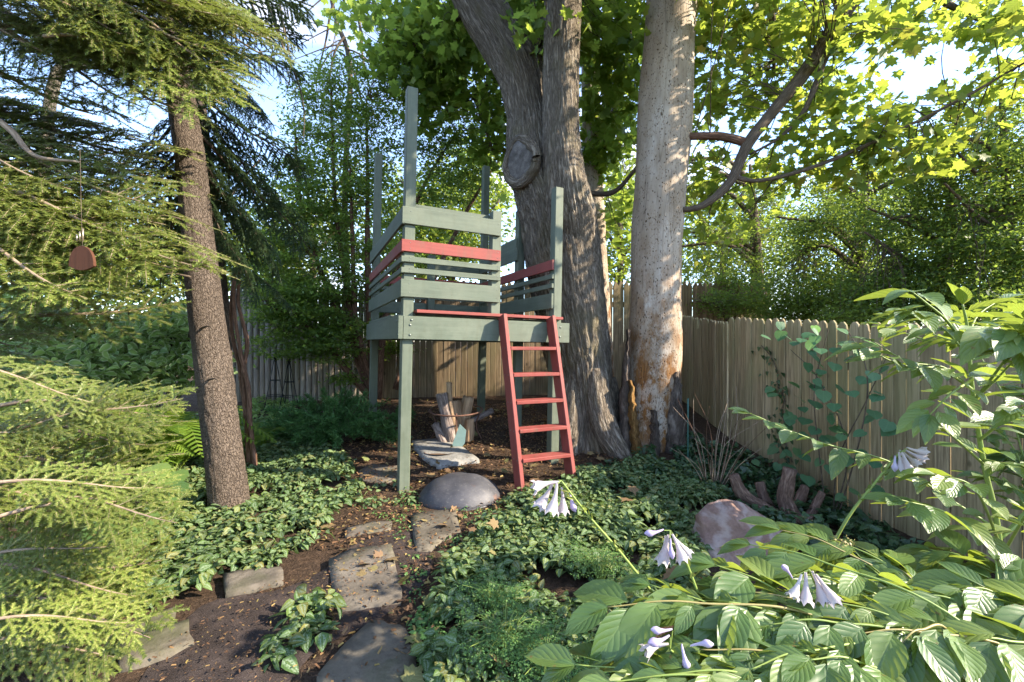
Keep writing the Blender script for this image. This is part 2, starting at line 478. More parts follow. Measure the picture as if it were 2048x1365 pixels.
m_litter = leaf_mat('dry_leaf', [(0.045, 0.026, 0.016), (0.085, 0.046, 0.025), (0.14, 0.072, 0.035), (0.21, 0.125, 0.055), (0.24, 0.19, 0.06)], 0.15, (0.4, 0.2, 0.05), 0.7)
m_fallen = leaf_mat('fallen_leaf', [(0.12, 0.07, 0.038), (0.18, 0.11, 0.055), (0.21, 0.155, 0.07), (0.13, 0.15, 0.05)], 0.15, (0.4, 0.25, 0.08), 0.7, 0.3)
m_hydrangea = leaf_mat('hydrangea_floret', [(0.28, 0.4, 0.1), (0.36, 0.46, 0.14), (0.4, 0.46, 0.2)], 0.35, (0.5, 0.6, 0.15), 0.6)
m_petal = leaf_mat('hosta_petal', [(0.46, 0.40, 0.42), (0.54, 0.48, 0.49), (0.6, 0.56, 0.55)], 0.35, (0.72, 0.64, 0.66), 0.5)
m_petal_violet = leaf_mat('hosta_bud', [(0.42, 0.35, 0.52), (0.54, 0.48, 0.62)], 0.3, (0.55, 0.47, 0.66), 0.5)

# ------------------------------------------------------------------ leaf templates (side x, tip y, normal z; unit length)
def grid_leaf(nu, nv, width, curl=0.25, fold=0.2, shape=0.8, wave=0.0, point=0.0):
    """leaf blade as a grid: nu quads along, nv across"""
    V, U = [], []
    for i in range(nu + 1):
        t = i / nu
        w = width * math.sin(PI * (t ** shape)) ** 0.8 * (1 - point * t) if 0 < t < 1 else 0.012
        for j in range(nv + 1):
            s = j / nv * 2 - 1
            V.append((s * w, t, fold * abs(s) * w - curl * t * t + wave * math.sin(t * 9 + s) * abs(s)))
            U.append((j / nv, t))
    Fs = []
    for i in range(nu):
        for j in range(nv):
            a = i * (nv + 1) + j
            Fs.append((a, a + 1, a + nv + 2, a + nv + 1))
    return np.array(V), np.array(Fs), np.array(U)

def fan_leaf(half, center, droop=0.15, fold=0.12):
    pts = half + [(-x, y) for x, y in reversed(half[1:-1])]
    V = [(center[0], center[1], 0.0)] + [(x, y, fold * abs(x) - droop * (x * x + (y - center[1]) ** 2)) for x, y in pts]
    n = len(pts)
    Fs = [(0, 1 + i, 1 + (i + 1) % n) for i in range(n)]
    U = [(0.5 + v[0] * 0.7, v[1]) for v in V]
    return np.array(V), np.array(Fs), np.array(U)

MAPLE = fan_leaf([(0, 0), (0.16, -0.1), (0.40, -0.04), (0.30, 0.12), (0.62, 0.36), (0.38, 0.40), (0.37, 0.60), (0.16, 0.56), (0, 1.0)], (0, 0.3))
IVY = fan_leaf([(0, 0.06), (0.2, -0.06), (0.42, 0.12), (0.3, 0.34), (0.24, 0.5), (0, 0.95)], (0, 0.3))
ROUND = fan_leaf([(0, 0.08), (0.22, 0.0), (0.44, 0.14), (0.5, 0.4), (0.38, 0.68), (0.16, 0.88), (0, 1.0)], (0, 0.4), 0.25)
SMALL = (np.array([(0, 0, 0), (0.24, 0.4, 0.05), (0, 1, -0.1), (-0.24, 0.4, 0.05)]), np.array([(0, 1, 2, 3)]), np.array([(0.5, 0), (1, 0.5), (0.5, 1), (0, 0.5)]))
OVATE = grid_leaf(4, 2, 0.30, 0.3, 0.3)
LAMIUM = [grid_leaf(4, 2, 0.36, c, 0.25, 0.62) for c in (0.15, 0.3, 0.45)]
DOGWOOD = [grid_leaf(6, 4, w, c, f, 0.82, wv) for w, c, f, wv in ((0.255, 0.3, 0.3, 0.012), (0.285, 0.18, 0.22, 0.02), (0.24, 0.5, 0.35, 0.01), (0.27, 0.05, 0.45, 0.015))]
CHIP = (np.array([(-0.25, 0, 0), (0.25, 0.05, 0.05), (0.3, 0.8, 0.12), (-0.1, 1.0, 0.0)]), np.array([(0, 1, 2, 3)]), np.array([(0, 0), (1, 0), (1, 1), (0, 1)]))

def in_blob(rng, n, shell=0.0):
    d = rng.normal(size=(n, 3)); d /= np.linalg.norm(d, axis=1)[:, None]
    r = (rng.uniform(shell ** 3, 1, n)) ** (1 / 3)
    return d * r[:, None]

def blob_points(blobs, rng):
    """blobs in photo terms (px, py, distance, rx px, ry px, depth radius m, count) -> world points"""
    out = []
    for px, py, d, rx, ry, rd, n in blobs:
        q = in_blob(rng, n)
        dd = d + q[:, 2] * rd
        x = (px + q[:, 0] * rx - CX) * dd / F; z = EYE - (py + q[:, 1] * ry - HOR) * dd / F
        out.append(np.stack([x, dd, z], 1))
    return np.concatenate(out)

def leafy_cluster(rng, centers, per, sigma, size, template, up=1.0, tip_down=0.5, spread=0.7, flat=0.6):
    n = len(centers) * per
    pos = np.repeat(centers, per, 0) + rng.normal(size=(n, 3)) * np.array([sigma, sigma, sigma * flat])
    return pos, frames(n, rng, up, tip_down, None, spread), rng.uniform(0.6, 1.15, n) * size

def twigs(geo, rng, centers, anchors, r0=0.012, sag=0.1, sides=4):
    """a thin curved twig from the nearest anchor to each centre"""
    A = np.asarray(anchors)
    for c in centers:
        d = np.linalg.norm(A - c, axis=1)
        a = A[int(np.argmin(d + rng.uniform(0, 0.3, len(A))))]
        mid = (a + c) / 2 + rng.normal(size=3) * 0.06 + np.array([0, 0, sag * np.linalg.norm(c - a) * 0.5])
        geo.tube([a, mid, c], [r0, r0 * 0.7, r0 * 0.3], sides, 6, cap=False)

# ------------------------------------------------------------------ ground, path
def axis_pts(a, b, fine, far):
    core = np.arange(a, b + 1e-6, fine)
    lo, hi, s = [], [], fine
    x = a
    while x > -far: s *= 1.22; x -= s; lo.append(x)
    x, s = b, fine
    while x < far: s *= 1.22; x += s; hi.append(x)
    return np.array(lo[::-1] + list(core) + hi)

gx, gy = axis_pts(-4.5, 4.5, 0.045, 400), axis_pts(0.4, 8.5, 0.045, 400)
V = []
for y in gy:
    for x in gx:
        z = G(x, y)
        if -5 < x < 5 and 0 < y < 9:
            z += 0.010 * mnoise.noise(Vector((x * 2.2, y * 2.2, 0))) + 0.007 * mnoise.noise(Vector((x * 9, y * 9, 3)))
        V.append((x, y, z))
nx, ny = len(gx), len(gy)
ii = (np.arange(ny - 1)[:, None] * nx + np.arange(nx - 1)[None]).ravel()
me = mesh_np('ground', V, np.stack([ii, ii + 1, ii + nx + 1, ii + nx], 1), m_soil, True)
props(link('ground', me), kind='structure')

def poly_slab(name, pts, thick, m, jitter=0.004, sub=3, seed=0, dome=0.0, bevel=0.008):
    """irregular flat stone: outline points (x, y, z of the top) extruded down, edges roughened"""
    r = random.Random(seed)
    bm = bmesh.new()
    c = sum((Vector(p) for p in pts), Vector()) / len(pts)
    top = []
    n = len(pts)
    for i in range(n):
        a, b = Vector(pts[i]), Vector(pts[(i + 1) % n])
        for s in range(sub):
            p = a.lerp(b, s / sub)
            if s: p += Vector((r.uniform(-1, 1), r.uniform(-1, 1), 0)) * jitter * 2.5
            top.append(p)
    inner = [c + (p - c) * 0.72 + Vector((0, 0, dome + r.uniform(-1, 1) * jitter)) for p in top]
    vt = [bm.verts.new(p - c) for p in top]; vi = [bm.verts.new(p - c) for p in inner]
    vb = [bm.verts.new(p - c + (p - c) * 0.02 - Vector((0, 0, thick))) for p in top]
    vm = [bm.verts.new((p - c) * 1.02 - Vector((0, 0, thick * 0.42))) for p in top]
    k = len(top)
    bm.faces.new(vi)
    for i in range(k):
        j = (i + 1) % k
        bm.faces.new((vt[i], vt[j], vi[j], vi[i]))
        bm.faces.new((vm[i], vm[j], vt[j], vt[i]))
        bm.faces.new((vb[i], vb[j], vm[j], vm[i]))
    bmesh.ops.recalc_face_normals(bm, faces=bm.faces)
    me = bpy.data.meshes.new(name); bm.to_mesh(me); bm.free()
    me.materials.append(m)
    for f in me.polygons: f.use_smooth = True
    o = link(name, me); o.location = c
    return o

m_path = Mat('path_fabric')
_p = m_path.n('NewGeometry').outputs['Position']
_n1, _n2 = m_path.noise(_p, 7.0, 6, 0.65), m_path.noise(m_path.mapv(_p, (1, 3, 1)), 130.0, 3)
_c = m_path.ramp(_n1, [(0.32, (0.024, 0.018, 0.016)), (0.52, (0.042, 0.032, 0.029)), (0.7, (0.085, 0.064, 0.056))])
_c = m_path.mix(m_path.range(_n2, 0.55, 0.72, 0, 0.5), _c, (0.15, 0.12, 0.11))
m_path.principled(Base_Color=_c, Roughness=0.9, Specular_IOR_Level=0.15, Normal=m_path.bump(m_path.math('ADD', _n1, _n2), 0.7, 0.012))
PATH = [(300, 1330), (400, 1215), (470, 1195), (560, 1180), (650, 1140), (720, 1080), (800, 1060), (850, 1080), (860, 1150), (760, 1240), (640, 1300), (560, 1390), (480, 1460), (240, 1470)]
pts = [on_ground(*p) for p in PATH]
bm = bmesh.new()
sp = spline([tuple(p) for p in pts + pts[:1]], 60)[:-1]
cen = sp.mean(0)
rings = []
for f in (1.0, 0.8, 0.55, 0.28):
    rings.append([bm.verts.new((cen[0] + (p[0] - cen[0]) * f, cen[1] + (p[1] - cen[1]) * f, G(p[0], p[1]) + (0.004 if f == 1 else 0.016) + 0.007 * mnoise.noise(Vector((p[0] * 8 * f, p[1] * 8, f * 5))))) for p in sp])
for a, b in zip(rings, rings[1:]):
    for i in range(len(a)):
        j = (i + 1) % len(a); bm.faces.new((a[i], a[j], b[j], b[i]))
bm.faces.new(rings[-1])
bmesh.ops.recalc_face_normals(bm, faces=bm.faces)
me = bpy.data.meshes.new('path'); bm.to_mesh(me); bm.free(); me.materials.append(m_path.m)
for f in me.polygons: f.use_smooth = True
props(link('path', me), kind='structure')

m_flag = stone_mat('flagstone', [(0.07, 0.06, 0.048), (0.118, 0.102, 0.083), (0.17, 0.15, 0.124)], 4.0, moss=(0.06, 0.062, 0.034))
m_flag_moss = stone_mat('mossy_stone', [(0.068, 0.058, 0.044), (0.11, 0.096, 0.074), (0.16, 0.14, 0.108)], 4.0, moss=(0.055, 0.062, 0.026))
m_grey_stone = stone_mat('grey_stone', [(0.13, 0.126, 0.117), (0.22, 0.215, 0.203), (0.32, 0.315, 0.30)], 6.0, bump=0.5)
m_pink = stone_mat('pink_granite', [(0.17, 0.105, 0.085), (0.24, 0.155, 0.13), (0.33, 0.265, 0.235)], 4.5, veins=(0.38, 0.32, 0.30), bump=0.8, dist=0.03)
FLAGS = [
    ('stepping_stone', [(658, 1129), (700, 1108), (783, 1097), (790, 1135), (800, 1182), (801, 1210), (740, 1226), (676, 1232), (664, 1180)], 0.027, 'large squarish brown flagstone lying alone in the middle of the path', m_flag),
    ('stepping_stone', [(822, 1034), (870, 1027), (912, 1025), (914, 1042), (921, 1068), (888, 1082), (858, 1106), (832, 1108), (826, 1070)], 0.02, 'small worn flagstone strewn with leaves just before the dark metal dome', m_flag_moss),
    ('stepping_stone', [(742, 1252), (800, 1262), (826, 1292), (836, 1365), (840, 1440), (640, 1430), (634, 1365), (690, 1300)], 0.026, 'flagstone running out of the bottom edge of the photo, nearest the lacy plants', m_flag_moss),
    ('stepping_stone', [(716, 945), (745, 930), (795, 934), (800, 958), (770, 968), (722, 965)], 0.01, 'flat stone half buried in litter left of the front green tower post', m_flag),
    ('stepping_stone', [(690, 1060), (745, 1047), (784, 1046), (782, 1062), (735, 1070), (690, 1076)], 0.012, 'pale thin stone strip edging the leaf bed above the large flagstone', m_flag),
    ('edging_stone', [(446, 1160), (500, 1152), (562, 1147), (566, 1172), (520, 1183), (452, 1202)], 0.035, 'pale wedge shaped edging stone between the silvery ground cover and the path', m_flag),
    ('edging_stone', [(236, 1268), (290, 1243), (352, 1225), (348, 1252), (300, 1274), (236, 1296)], 0.025, 'narrow tan edging stone, the upper of the two beside the conifer boughs', m_flag_moss),
    ('edging_stone', [(235, 1295), (300, 1278), (378, 1255), (388, 1298), (340, 1322), (240, 1350)], 0.035, 'broad mossy edging stone, the lower of the two beside the conifer boughs', m_flag_moss),
]
for i, (nm, px, h, lab, m) in enumerate(FLAGS):
    P3 = [on_ground(*p) + Vector((0, 0, h)) for p in px]
    o = poly_slab(nm, P3, h + 0.05, m, 0.003, 3, i)
    props(o, lab, 'stone', 'stones set along the path')

# ------------------------------------------------------------------ neighbour's house beyond the fence
house = thing('house', 'white clapboard neighbour house with a grey roof seen past the spruce trunk', 'house', (-9.6, 14.0, 0))
m_white = plain_mat('white_siding', (0.78, 0.78, 0.77), 0.6, 0, 0.1, 8)
m_roof = plain_mat('grey_shingle', (0.13, 0.14, 0.16), 0.9, 0, 0.4, 14)
m_glass_dark = plain_mat('window_glass', (0.05, 0.06, 0.07), 0.08, 0, 0.1, 4, 0.8)
bm = bmesh.new()
for v in [(-1.8, 0, 0), (1.5, 0, 0), (1.5, 0, 1.75), (-0.6, 0, 2.45), (-1.8, 0, 2.0), (-1.8, 4, 0), (1.5, 4, 0), (1.5, 4, 1.75), (-0.6, 4, 2.45), (-1.8, 4, 2.0)]: bm.verts.new(v)
bm.verts.ensure_lookup_table()
for f in ((0, 1, 2, 3, 4), (9, 8, 7, 6, 5), (0, 5, 6, 1), (1, 6, 7, 2), (2, 7, 8, 3), (3, 8, 9, 4), (4, 9, 5, 0)): bm.faces.new([bm.verts[i] for i in f])
bmesh.ops.recalc_face_normals(bm, faces=bm.faces)
me = bpy.data.meshes.new('wall'); bm.to_mesh(me); bm.free(); me.materials.append(m_white)
wall_o = link('wall', me, house)
for i in range(11):
    z = 0.1 + i * 0.2
    w = 3.2 if z < 1.7 else max(0.4, 3.2 - (z - 1.7) * 3.6)
    box_part('siding_board', -1.75, -1.75 + w, -0.03, -0.003, z, z + 0.17, m_white, wall_o, 0.006)
g = Geo()
for (a, b, y0, y1) in (((-0.6, 2.50), (1.75, 1.72), -0.25, 4.2), ((-0.6, 2.50), (-2.1, 1.98), -0.25, 4.2)):
    g.tri([(a[0], y0, a[1]), (b[0], y0, b[1]), (b[0], y1, b[1]), (a[0], y1, a[1]), (a[0], y0, a[1] + .1), (b[0], y0, b[1] + .1), (b[0], y1, b[1] + .1), (a[0], y1, a[1] + .1)],
          [(0, 1, 2), (0, 2, 3), (4, 6, 5), (4, 7, 6), (0, 4, 5), (0, 5, 1), (1, 5, 6), (1, 6, 2), (2, 6, 7), (2, 7, 3), (3, 7, 4), (3, 4, 0)])
link('roof', g.mesh('roof', m_roof, False), house)
for x in (-0.9, 0.55, 1.0):
    wf = box_part('window', x, x + 0.32, -0.06, 0.01, 0.55, 1.35, m_white, house, 0.01)
    link('pane', bevel_box_mesh('pane', (0.24, 0.012, 0.7), m_glass_dark, 0), wf, Matrix.Translation((0, -0.04, 0)))

# ------------------------------------------------------------------ fences, one picket at a time
m_stockade = wood_mat('weathered_picket', [(0.27, 0.225, 0.185), (0.36, 0.31, 0.265), (0.43, 0.375, 0.325), (0.31, 0.265, 0.22)], 2, 26, 0.6, green=(0.17, 0.165, 0.09))
m_back_f = wood_mat('brown_picket', [(0.16, 0.112, 0.066), (0.22, 0.155, 0.095), (0.27, 0.20, 0.125), (0.185, 0.13, 0.075)], 2, 26, 0.5, green=(0.16, 0.145, 0.075))
m_right_f = wood_mat('tan_picket', [(0.27, 0.205, 0.115), (0.36, 0.28, 0.165), (0.42, 0.335, 0.21), (0.31, 0.245, 0.135)], 2, 24, 0.5, green=(0.235, 0.225, 0.105))
m_rail = wood_mat('fence_rail', [(0.2, 0.15, 0.1), (0.27, 0.2, 0.135)], 0, 20, 0.5)

def picket_mesh(name, w, h, t, m, head, tip, seed):
    """flat picket with a shaped head, or a half round one"""
    r = random.Random(seed)
    out = []
    if head == 'round':
        prof = [(-w / 2, 0), (w / 2, 0), (w / 2, h - tip)] + [(w / 2 * math.cos(a), h - tip + tip * math.sin(a)) for a in (PI * .2, PI * .4, PI * .6, PI * .8)] + [(-w / 2, h - tip)]
    else:
        prof = [(-w / 2, 0), (w / 2, 0), (w / 2, h - tip), (w * 0.1, h), (-w * 0.1, h), (-w / 2, h - tip)]
    bm = bmesh.new()
    half = head == 'log'
    ys = [(0, 1.0), (-t * 0.75, 0.82), (-t, 0.4)] if half else [(t * 0.5, 1.0), (-t * 0.3, 1.0), (-t * 0.5, 0.86)]
    rings = []
    for y, s in ys:
        rings.append([bm.verts.new((x * s, y, z - (0.012 if s < 0.9 and z > 0.1 else 0))) for x, z in prof])
    n = len(prof)
    for a, b in zip(rings, rings[1:]):
        for i in range(n):
            j = (i + 1) % n; bm.faces.new((a[i], a[j], b[j], b[i]))
    bm.faces.new(rings[0]); bm.faces.new(rings[-1][::-1])
    bmesh.ops.recalc_face_normals(bm, faces=bm.faces)
    me = bpy.data.meshes.new(name); bm.to_mesh(me); bm.free(); me.materials.append(m)
    return me

def fence(name, label, A, B, w, h, t, m, head, tip, seed, rails=(0.25, 0.8), hj=0.012, topf=None, gap=0.004, skip=(), group=None):
    """A, B: ground points of a straight run"""
    r = random.Random(seed)
    A, B = Vector(A), Vector(B)
    L = (B - A).xy.length
    ang = math.atan2(B.y - A.y, B.x - A.x)
    root = thing(name, label, 'fence', A, (0, 0, ang), group)
    protos = [picket_mesh('picket', w * s, h, t, m, head, tip, i) for i, s in enumerate((1.0, 0.94, 1.05, 0.98))]
    x, i = w / 2, 0
    while x < L:
        f = x / L
        dz = (B.z - A.z) * f
        o = link('picket', protos[r.randrange(4)], root)
        o.location = (x, r.uniform(-1, 1) * 0.004, dz + (topf(f) if topf else 0) + r.uniform(-hj, hj) - (0.13 if i in skip else 0))
        o.rotation_euler = (r.uniform(-1, 1) * 0.006, r.uniform(-1, 1) * 0.0035, r.uniform(-1, 1) * 0.04)
        x += w + gap + r.uniform(-0.3, 0.6) * gap; i += 1
    for f in rails:
        me = bevel_box_mesh('rail', (L, 0.04, 0.085), m_rail, 0.006)
        sl = math.atan2(B.z - A.z, L)
        o = link('rail', me, root)
        o.location = (L / 2, t * 0.5 + 0.028, (B.z - A.z) / 2 + h * f); o.rotation_euler = (0, -sl, 0)
    return root, ang

def fp(px, d, drop=0.04):
    x = (px - CX) * d / F
    return Vector((x, d, G(x, d) - drop))

fence('stockade_fence', 'weathered grey stockade fence of half round pickets left of the tower', fp(462, 6.55), fp(742, 6.68), 0.082, 1.78, 0.05, m_stockade, 'log', 0.09, 1, hj=0.02, gap=0.003)
fence('back_fence', 'tall brown pointed picket fence running behind the tower and the maple', fp(744, 6.72), fp(1540, 7.4), 0.088, 1.86, 0.02, m_back_f, 'point', 0.075, 2, hj=0.012, gap=0.003)
Pm = Vector((2.43, 4.9, -0.05)); Pf = Vector((2.62, 6.9, 0.18)); Pn = Vector((3.1, 1.7, -0.27))
side_f, side_ang = fence('side_fence', 'low tan fence panel of round topped pickets, the farther one beside the bare trunk', Pf, Pm + (Pf - Pm).normalized() * 0.02, 0.082, 1.52, 0.02, m_right_f, 'round', 0.07, 3, hj=0.008, topf=lambda f: 0.03 * f - 0.05, gap=0.001, skip=(12,), group='low side fence panels')
fence('side_fence', 'low tan fence panel of round topped pickets, the nearer one behind the broad leaved shrubs', Pm + (Pn - Pm).normalized() * 0.02, Pn, 0.086, 1.52, 0.02, m_right_f, 'round', 0.07, 4, hj=0.007, topf=lambda f: 0.03 * (1 - f), gap=0.001, group='low side fence panels')

# ------------------------------------------------------------------ climbing tower
TA = math.atan2(0.4236, 0.9057)
tower = thing('play_tower', 'sage green wooden climbing tower with tall posts, slatted sides and red trim', 'play tower', (-0.908, 3.48, 0), (0, math.radians(1.25), TA))
PW = 0.088
def post(x, y, z0, z1):
    return box_part('post', x, x + PW, y, y + PW, z0, z1, paint_g[2], tower, 0.006)
post(0.0, 0.0, -0.15, 3.295)                      # front corner, the tallest in front
post(1.40, 0.0, -0.05, 2.72)
post(0.0, 1.90, 0.0, 3.5)
post(1.40, 1.90, 0.0, 3.62)
post(1.402, 0.80, 0.0, 2.72)
post(0.765, 0.002, 1.462, 2.40)                  # newel of the ladder opening
post(0.68, 1.902, 1.46, 2.34)
def rail(name, x0, x1, y0, y1, z0, z1, red=False):
    ax = 0 if (x1 - x0) > (y1 - y0) else 1
    return box_part(name, x0, x1, y0, y1, z0, z1, (paint_r if red else paint_g)[ax], tower, 0.003)
# frame beams
fb = rail('beam', 0.0, 1.555, -0.040, -0.002, 1.246, 1.432)
rail('beam', -0.040, -0.002, -0.040, 2.04, 1.246, 1.432)
rail('beam', 1.492, 1.53, 0.0, 2.0, 1.246, 1.43)
rail('beam', 0.0, 1.49, 1.992, 2.03, 1.246, 1.43)
for x in (0.45, 0.95): rail('joist', x, x + 0.04, 0.0, 1.99, 1.25, 1.428)
y = 0.094
while y < 1.88:
    rail('deck_board', 0.0, 1.488, y, y + 0.136, 1.434, 1.458); y += 0.142
rail('deck_board', -0.036, -0.002, 0.35, 1.85, 1.433, 1.458)
# front panel, corner to newel
Z = [(2.310, 2.172, False), (2.046, 1.950, True), (1.912, 1.866, False), (1.822, 1.778, False), (1.728, 1.586, False)]
for z1, z0, red in Z:
    rail('rail_board', -0.024, 0.838, -0.026, -0.002, z0, z1, red)
    rail('rail_board', -0.026, -0.002, -0.023, 1.99, z0 - 0.004, z1 - 0.004, red)
    rail('rail_board', -0.0, 1.49, 1.99 + 0.0, 2.014, z0, z1, red) if z1 < 2.2 else rail('rail_board', 0.7, 1.49, 1.99, 2.014, z0, z1, red)
rail('rail_board', 0.09, 0.80, 0.091, 0.113, 2.24, 2.375)
# right side, boards inside the posts
for z1, z0, red in Z[1:]:
    rail('rail_board', 1.374, 1.398, 0.0, 1.90, z0 - 0.02, z1 - 0.02, red)
rail('rail_board', 1.374, 1.398, 0.78, 1.9, 2.15, 2.29)
rail('rail_board', 1.376, 1.40, 0.80, 1.9, 2.27, 2.40)
rail('threshold', 0.10, 1.47, -0.062, 0.088, 1.4595, 1.486, True)
m_bolt = plain_mat('galvanised_bolt', (0.16, 0.18, 0.165), 0.4, 0.6, 0.3, 60)
def bolt(x, y, z, r, parent, axis='y'):
    bm = bmesh.new(); bmesh.ops.create_uvsphere(bm, u_segments=8, v_segments=5, radius=r)
    for v in bm.verts: v.co.y *= 0.55
    me = bpy.data.meshes.new('bolt'); bm.to_mesh(me); bm.free(); me.materials.append(m_bolt)
    for f in me.polygons: f.use_smooth = True
    o = link('bolt', me, parent); o.location = (x, y, z)
    if axis == 'x': o.rotation_euler = (0, 0, PI / 2)
for x, z in ((0.065, 1.40), (0.055, 1.36), (0.055, 1.28), (1.455, 1.39), (1.45, 1.30)): bolt(x, -0.041, z, 0.010, tower)
for z1, z0, red in Z:
    for x in (0.045, 0.81):
        for z in ((z0 + z1) / 2 + 0.25 * (z1 - z0), (z0 + z1) / 2 - 0.25 * (z1 - z0)):
            bolt(x, -0.027, z, 0.0035, tower)
for y in (0.02, 1.93):
    for z in (1.29, 1.39): bolt(-0.041, y, z, 0.008, tower, 'x')

# ladder leaning on the front beam
ladder = thing('ladder', 'red painted wooden ladder with five flat treads leaning against the green tower', 'ladder', tower.matrix_basis @ Vector((0.84, -0.49, 0.0)), (0, math.radians(0.6), TA))
lean = math.atan2(0.405, 1.45)
Lr = math.hypot(0.405, 1.47)
def stringer(x, z0):
    bm = bmesh.new(); bmesh.ops.create_cube(bm, size=1)
    for v in bm.verts: v.co = Vector((v.co.x * 0.036, v.co.y * 0.125, (v.co.z + 0.5) * Lr))
    bmesh.ops.bevel(bm, geom=bm.edges[:], offset=0.004, segments=1, affect='EDGES')
    bmesh.ops.rotate(bm, verts=bm.verts, cent=(0, 0, 0), matrix=Matrix.Rotation(-lean, 3, 'X'))
    for v in bm.verts:
        if v.co.z < 0.06: v.co.z = min(v.co.z, 0.0) - 0.05
    me = bpy.data.meshes.new('stringer'); bm.to_mesh(me); bm.free(); me.materials.append(paint_r[2])
    o = link('stringer', me, ladder); o.location = (x, 0.0, z0)
    for k in range(5):
        z = 0.30 + 0.2215 * k
        for dy in (-0.03, 0.03):
            bolt(-0.019 if x < 0.2 else 0.019, math.tan(lean) * z + dy, z, 0.005, o, 'x')
stringer(0.018, 0.0); stringer(0.50, 0.0)
for k in range(5):
    z = 0.30 + 0.2215 * k
    y = math.tan(lean) * z
    me = bevel_box_mesh('tread', (0.444, 0.125, 0.030), paint_r[0], 0.004)
    o = link('tread', me, ladder); o.location = (0.259, y, z)

# ------------------------------------------------------------------ logs in a rusty hoop under the deck
m_rust = plain_mat('rusty_iron', (0.16, 0.085, 0.06), 0.8, 0.3, 0.5, 40)
hb = on_ground(912, 882)
hoop = thing('log_hoop', 'thin rusty iron hoop on legs holding split logs under the tower', 'log holder', hb)
g = Geo()
ring = [(0.285 * math.cos(a), 0.285 * math.sin(a), 0.335 + 0.02 * math.sin(a)) for a in np.linspace(0, 2 * PI, 33)]
g.tube(ring, [0.009], 6, 65, cap=False)
link('rim', g.mesh('rim', m_rust), hoop)
for a in (0.25, 1.6, 3.05, 4.85):
    g = Geo(); g.tube([(0.285 * math.cos(a), 0.285 * math.sin(a), 0.34), (0.22 * math.cos(a), 0.22 * math.sin(a), 0.15), (0.3 * math.cos(a), 0.3 * math.sin(a), -0.03)], [0.008], 6, 8)
    link('leg', g.mesh('leg', m_rust), hoop)
m_log_bark = bark_mat('log_bark', (0.09, 0.07, 0.062), (0.25, 0.2, 0.18), (0.4, 0.34, 0.31), 22.0, 0.2, 0.7, 0.012)
m_log_wood = wood_mat('split_wood', [(0.40, 0.255, 0.15), (0.52, 0.36, 0.225), (0.46, 0.31, 0.185)], 2, 20, 0.5)
def log(base, top, r, wedge, label, seed):
    """a round log, or a split wedge: bark at the back, bare faces in front"""
    rr = random.Random(seed)
    base, top = Vector(base), Vector(top)
    L = (top - base).length
    n = 18
    if wedge:
        prof = [(r * math.cos(a), r * math.sin(a)) for a in np.linspace(0.15 * PI, 0.9 * PI, 8)] + [(-0.5 * r, -0.3 * r), (0.0, -0.75 * r), (0.45 * r, -0.2 * r)]
        bark_n = 7
    else:
        prof = [(r * math.cos(a), r * math.sin(a)) for a in np.linspace(0, 2 * PI, n + 1)[:-1]]
        bark_n = n
    k = len(prof); lev = 9
    V, A, Q, mi = [], [], [], []
    for i in range(lev + 1):
        t = i / lev
        s = 1 + 0.09 * math.sin(t * 5 + seed) + 0.05 * rr.uniform(-1, 1)
        for j, (x, y) in enumerate(prof):
            w = 1 + 0.06 * mnoise.noise(Vector((x * 30, y * 30, t * L * 8 + seed)))
            V.append((x * s * w, y * s * w, t * L + (rr.uniform(-0.006, 0.012) if i in (0, lev) else 0))); A.append((x + seed, y, t * L))
    for i in range(lev):
        for j in range(k):
            a, b = i * k + j, i * k + (j + 1) % k
            Q.append((a, b, b + k, a + k)); mi.append(0 if j < bark_n else 1)
    T = []
    for e in (0, lev):
        c = len(V); V.append((0, 0, e / lev * L + (0.01 if e else 0))); A.append((seed, 0, e / lev * L))
        for j in range(k):
            f = (c, e * k + j, e * k + (j + 1) % k); T.append(f if e else f[::-1]); mi.append(1)
    me = mesh_np('log', V, [np.array(Q), np.array(T)], [m_log_bark, m_log_wood], not wedge, attr=A, mat_idx=mi)
    o = link('log', me)
    o.location = base
    z_ = (top - base).normalized(); y_ = (Vector((0, 1, 0)) - z_ * z_.y).normalized()
    o.rotation_euler = Matrix((y_.cross(z_), y_, z_)).transposed().to_euler()
    props(o, label, 'log', 'logs standing in the iron hoop')
    return o
hx, hy, hz = hb
log((hx - 0.03, hy - 0.10, hz), (hx - 0.145, hy - 0.09, hz + 0.52), 0.068, False, 'thick grey log leaning left in the iron hoop, tallest round one', 1)
log((hx - 0.06, hy + 0.02, hz), (hx - 0.075, hy + 0.0, hz + 0.63), 0.035, True, 'thin pale split stick standing highest in the iron hoop', 2)
log((hx + 0.03, hy - 0.09, hz), (hx - 0.05, hy - 0.08, hz + 0.43), 0.06, True, 'tan split log with bare faces in the middle of the iron hoop', 3)
log((hx + 0.08, hy + 0.03, hz), (hx + 0.0, hy + 0.06, hz + 0.42), 0.06, True, 'short pale wedge of split wood behind the middle log', 4)
log((hx + 0.03, hy + 0.08, hz), (hx + 0.13, hy + 0.05, hz + 0.46), 0.07, True, 'brown split log leaning right at the back of the iron hoop', 5)
log((hx + 0.14, hy - 0.08, hz), (hx + 0.155, hy - 0.06, hz + 0.24), 0.06, True, 'short chunky light brown log right of the teal shard', 6)
log((hx - 0.10, hy - 0.14, hz - 0.01), (hx - 0.215, hy - 0.06, hz + 0.19), 0.05, False, 'short grey log lying low at the left foot of the iron hoop', 7)
log((hx + 0.09, hy + 0.22, hz + 0.14), (hx + 0.38, hy + 0.34, hz + 0.27), 0.035, False, 'grey weathered branch poking out behind the hoop to the right', 8)
m_teal = plain_mat('teal_slate', (0.15, 0.235, 0.225), 0.7, 0, 0.3, 18)
bm = bmesh.new()
